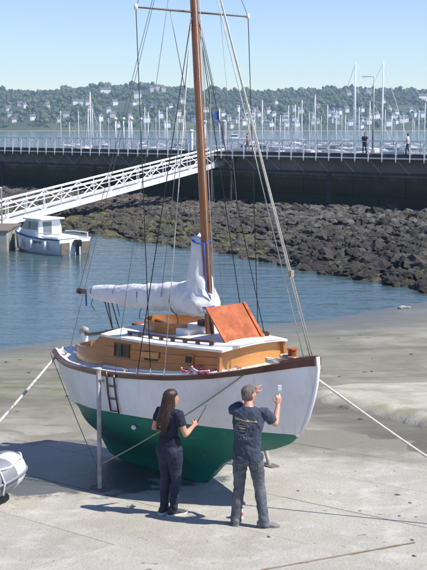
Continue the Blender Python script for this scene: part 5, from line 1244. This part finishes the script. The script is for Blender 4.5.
for k in range(4): print_stroke(m, [(cx_ - .036 + k * .02, cz_ + random.uniform(-.014, .0)), (cx_ - .028 + k * .02, cz_ + random.uniform(.004, .014)), (cx_ - .018 + k * .02, cz_ + random.uniform(-.012, .004))], .010)
print_stroke(m, [(cx_ - .045, cz_ + .03), (cx_ + .045, cz_ + .03)], .006); print_stroke(m, [(cx_ - .035, cz_ - .03), (cx_ + .035, cz_ - .03)], .006)
m.build('shirt_emblem', PRINTY, pm_, fix=False)
# jeans pockets
m = MB()
for s_ in (-1, 1):
    print_stroke(m, [(s_ * .085 - .05, .82), (s_ * .085 + .05, .82), (s_ * .085 + .046, .73), (s_ * .085, .705), (s_ * .085 - .046, .73), (s_ * .085 - .05, .82)], .006)
m.build('pocket_seam', JEANS2, pm_, fix=False)
def bw_man(p): return Matrix.Translation(mloc) @ Matrix.Rotation(ang, 4, 'Z') @ Vector(p)
# brush in right hand
hb_ = bw_man((.305, .385, 1.50)); br = thing('paint_brush', 'flat white paint brush held upright in the man\'s right hand', 'brush', hb_)
MB().tube([(0, 0, -.06), (0, 0, .0), (0, 0, .07)], [.010, .013, .011], 8).build('handle', DECK, br, smooth=True); MB().box((0, 0, .09), (.045, .018, .045)).build('ferrule', METAL, br); MB().box((0, 0, .145), (.046, .016, .07)).build('bristles', SAIL, br, bevel=.004)

# woman: facing right and away, right forearm raised towards the hull
wloc = Vector((-.55, 13.0, plane_z(13.0))); wang = R(-38)
wom = dict(g=.92, fem=True, pelvis=(0, 0, .86), chest=(0, 0, 1.1), neck=(0, .0, 1.375), head=(.0, .03, 1.50), hem=.06,
           hip_r=(.082, 0, .85), hip_l=(-.082, 0, .85), knee_r=(.075, .03, .46), knee_l=(-.075, .01, .46), ank_r=(.075, -.02, .085), ank_l=(-.07, -.03, .085), toe_r=(.35, 1, 0), toe_l=(.15, 1, 0),
           sh_r=(.155, .0, 1.325), sh_l=(-.155, .0, 1.325), elb_r=(.235, .02, 1.075), elb_l=(-.25, -.01, 1.09), wri_r=(.20, .225, 1.135), wri_l=(-.20, .17, 1.06),
           hand_r=(-.1, .9, .35), palm_r=(-.9, 0, -.2), curl_r=.75, hand_l=(.3, .95, .1), palm_l=(.8, 0, -.5), curl_l=.5, face=(.42, .9, -.04), sleeve=.55)
pw, HW = person(wom, .008, [SKIN, TEE2, JEANS2, SHOED], 'woman with long dark hair in navy top and jeans standing beside the green hull', wloc, wang)
# hair: cap plus long fall of locks down the back
m = MB(); sec = []
for z, w, f, bk in ((-.075, .072, .0, .10), (-.03, .080, .01, .112), (.02, .086, .05, .117), (.06, .085, .085, .113), (.095, .070, .072, .09), (.118, .044, .046, .055), (.128, .012, .013, .016)):
    ring = []
    for k in range(28):
        a = 2 * math.pi * k / 28; yy = math.sin(a); y = f * yy if yy > 0 else bk * yy
        if yy > -.1 and z < .05: y = min(y, .005 + z * .6)
        ring.append(HW(w * math.cos(a), y, z))
    sec.append(ring)
m.loft(sec); random.seed(4)
for k in range(190):
    a = R(random.uniform(172, 368)); r0 = random.uniform(.92, 1.06); z0 = random.uniform(-.02, .09)
    k0 = math.sqrt(max(.15, 1 - (z0 / .13) ** 2)); p0 = HW(.080 * math.cos(a) * r0 * k0, .108 * math.sin(a) * r0 * k0, z0)
    spread = random.uniform(.85, 1.15); ln = random.uniform(.27, .43)
    p1 = HW(.088 * math.cos(a) * r0, .112 * math.sin(a) * r0 - .004, -.07); p2 = HW(.100 * math.cos(a) * spread, .075 * math.sin(a) - .075, -.19); p3 = HW(.108 * math.cos(a) * spread + random.uniform(-.02, .02), .04 * math.sin(a) - .125 + random.uniform(-.012, .012), -ln)
    ph = random.uniform(0, 6.28) * .3 + k * .04; pts = []
    for i in range(15):
        t = i / 14; q = p0 * (1 - t) ** 3 + p1 * 3 * t * (1 - t) ** 2 + p2 * 3 * t * t * (1 - t) + p3 * t ** 3 if False else (p0.lerp(p1, t * 3) if t < 1 / 3 else p1.lerp(p2, t * 3 - 1) if t < 2 / 3 else p2.lerp(p3, t * 3 - 2))
        am = .010 * max(0, t - .25) / .75; pts.append(q + Vector((am * math.sin(t * 17 + ph), am * math.cos(t * 17 + ph) * .6, 0)))
    m.tube(pts, [.006 + .007 * math.sin(math.pi * min(1, i / 14 * 1.02)) * random.uniform(.85, 1.1) for i in range(14)] + [.0015], 5, cap=False)
m.build('hair', HAIRB, pw, smooth=True)
# pale soles
for sd in ('r', 'l'):
    td = Vector(wom['toe_' + sd]).normalized(); s2 = Vector((td.y, -td.x, 0)); a = Vector((wom['ank_' + sd][0], wom['ank_' + sd][1], 0))
    m = MB(); out = [(-.093, .02), (-.07, .042), (0, .046), (.08, .05), (.13, .053), (.175, .04), (.198, .012)]
    m.prism([a + td * f + s2 * w for f, w in out] + [a + td * f - s2 * w for f, w in reversed(out)], (0, 0, .002), (0, 0, .026)); m.build('sole', SOLE, pw)
for sd in ('r', 'l'):
    td = Vector(man['toe_' + sd]).normalized(); s2 = Vector((td.y, -td.x, 0)); a = Vector((man['ank_' + sd][0], man['ank_' + sd][1], 0))
    m = MB(); out = [(-.093, .02), (-.07, .042), (0, .046), (.08, .05), (.13, .053), (.175, .04), (.198, .012)]
    m.prism([a + td * f + s2 * w for f, w in out] + [a + td * f - s2 * w for f, w in reversed(out)], (0, 0, .002), (0, 0, .024)); m.build('sole', SHOEG, pm_)
def bw_wom(p): return Matrix.Translation(wloc) @ Matrix.Rotation(wang, 4, 'Z') @ Vector(p)
sc0 = bw_wom((.20, .30, 1.165)); sc = thing('scraper', 'thin long handled scraper held in the woman\'s right hand', 'scraper', sc0)
MB().tube([(-.03, -.02, -.05), (.0, .0, .0), (.10, .05, .17)], [.009, .008, .006], 8).build('handle', PIERD, sc, smooth=True); MB().bar((.10, .05, .17), (.125, .065, .21), .04, .006).build('blade', METAL, sc)
# paint tin behind the man, chip of rag by the woman
q = lev(238, 517, 0); r = ray(238.5, 518); k = (SL * 12.5 - EYE) / (r.z + SL * r.y); q = r * k
pt = thing('paint_tin', 'small white paint tin with red band on the slip behind the man\'s foot', 'paint tin', (q.x, q.y, plane_z(q.y)))
MB().tube([(0, 0, 0), (0, 0, .13)], .055, 16).build('tin', GELC, pt, auto=40); MB().tube([(0, 0, .035), (0, 0, .08)], .0565, 16).build('band', mat('red_band', (.5, .05, .04), .5), pt, auto=40); MB().tube([(0, 0, .13), (0, 0, .137)], .058, 16).build('rim', METAL, pt, auto=40)
m = MB(); m.tube([Vector((.056 * math.cos(a), 0, .11 + .07 * math.sin(a))) for a in np.linspace(0, math.pi, 10)], .003, 5); m.build('handle', METAL, pt)
r = ray(184, 512); k = (SL * 12.5 - EYE) / (r.z + SL * r.y); q = r * k
m = MB(); m.ball((0, 0, .014), (.06, .035, .018), 10, 5); o = m.build('rag', SAIL, None, smooth=True, loc=(q.x, q.y, plane_z(q.y))); tag(o, 'crumpled white rag lying on the slip beside the woman\'s feet', 'rag')

# strollers on the pier
random.seed(31)
def stroller(px, yfeet, Y, shirt, trous, hair, rz, label, step=.16):
    P = dict(g=1.0, pelvis=(0, 0, .88), chest=(0, 0, 1.2), neck=(0, 0, 1.46), head=(0, .02, 1.60), hip_r=(.085, 0, .88), hip_l=(-.085, 0, .88), knee_r=(.09, step, .47), knee_l=(-.09, -step * .3, .47), ank_r=(.09, step * .9, .09), ank_l=(-.09, -step * 1.4, .12), toe_r=(0, 1, 0), toe_l=(0, 1, 0),
             sh_r=(.19, 0, 1.41), sh_l=(-.19, 0, 1.41), elb_r=(.25, -.08, 1.13), elb_l=(-.25, .08, 1.13), wri_r=(.23, .08, .92), wri_l=(-.23, .22, .95), hand_r=(0, .3, -1), palm_r=(-1, 0, 0), hand_l=(0, .4, -1), palm_l=(1, 0, 0), face=(0, 1, 0))
    t, H = person(P, .025, [SKIN, shirt, trous, SHOED], label, at(px, yfeet, Y), rz, detail=False)
    cap(H, 0, 'hair', hair, t)
PINK = mat('red_cap_pink_top', (.50, .22, .20), .8); WSH = mat('white_shirt', (.7, .7, .68), .8); NAV = mat('dark_jacket', (.03, .03, .035), .8); KHA = mat('khaki_trousers', (.28, .27, .24), .85)
def deck_at(px, off=-.8):
    best = None
    for i in range(800):
        s = S0 + i * .1; q = pp(s, off, DZ); x = 213.5 + FPX * q.x / (q.y * CP - (q.z - EYE) * SP)
        if best is None or abs(x - px) < best[0]: best = (abs(x - px), q)
    return best[1]
for px, a, c, h, rz, lab in ((247.5, PINK, KHA, HAIRG, R(-80), 'person in a pinkish top walking along the pier near the gangway head'), (364, NAV, NAV, HAIRB, R(160), 'person in dark clothes standing on the pier by the street lamp'), (407, WSH, NAV, HAIRB, R(70), 'person in white shirt and dark trousers at the right end of the pier')):
    q = deck_at(px); P = (q.x, q.y); 
    stroller(px, 150, q.y, a, c, h, rz, lab); o = bpy.context.scene.collection.objects
    t = [x for x in COL.objects if x.get('label') == lab][0]; t.location = q

# ------------------------------------------------------------------ haze
HAZE = bpy.data.materials.new('haze_air'); HAZE.use_nodes = True; n, l = nodes(HAZE); n.remove(n['Principled BSDF'])
pv = n.new('ShaderNodeVolumePrincipled'); pv.inputs['Color'].default_value = (.56, .78, 1, 1); pv.inputs['Density'].default_value = .00021; pv.inputs['Anisotropy'].default_value = .2
l.new(pv.outputs[0], n['Material Output'].inputs['Volume'])
m = MB(); m.box((0, 1150, 60), (3400 * 2, 2700, 132)); tag(m.build('haze', HAZE), 'thin blue air between the harbour and the far hill', 'haze', kind='stuff')
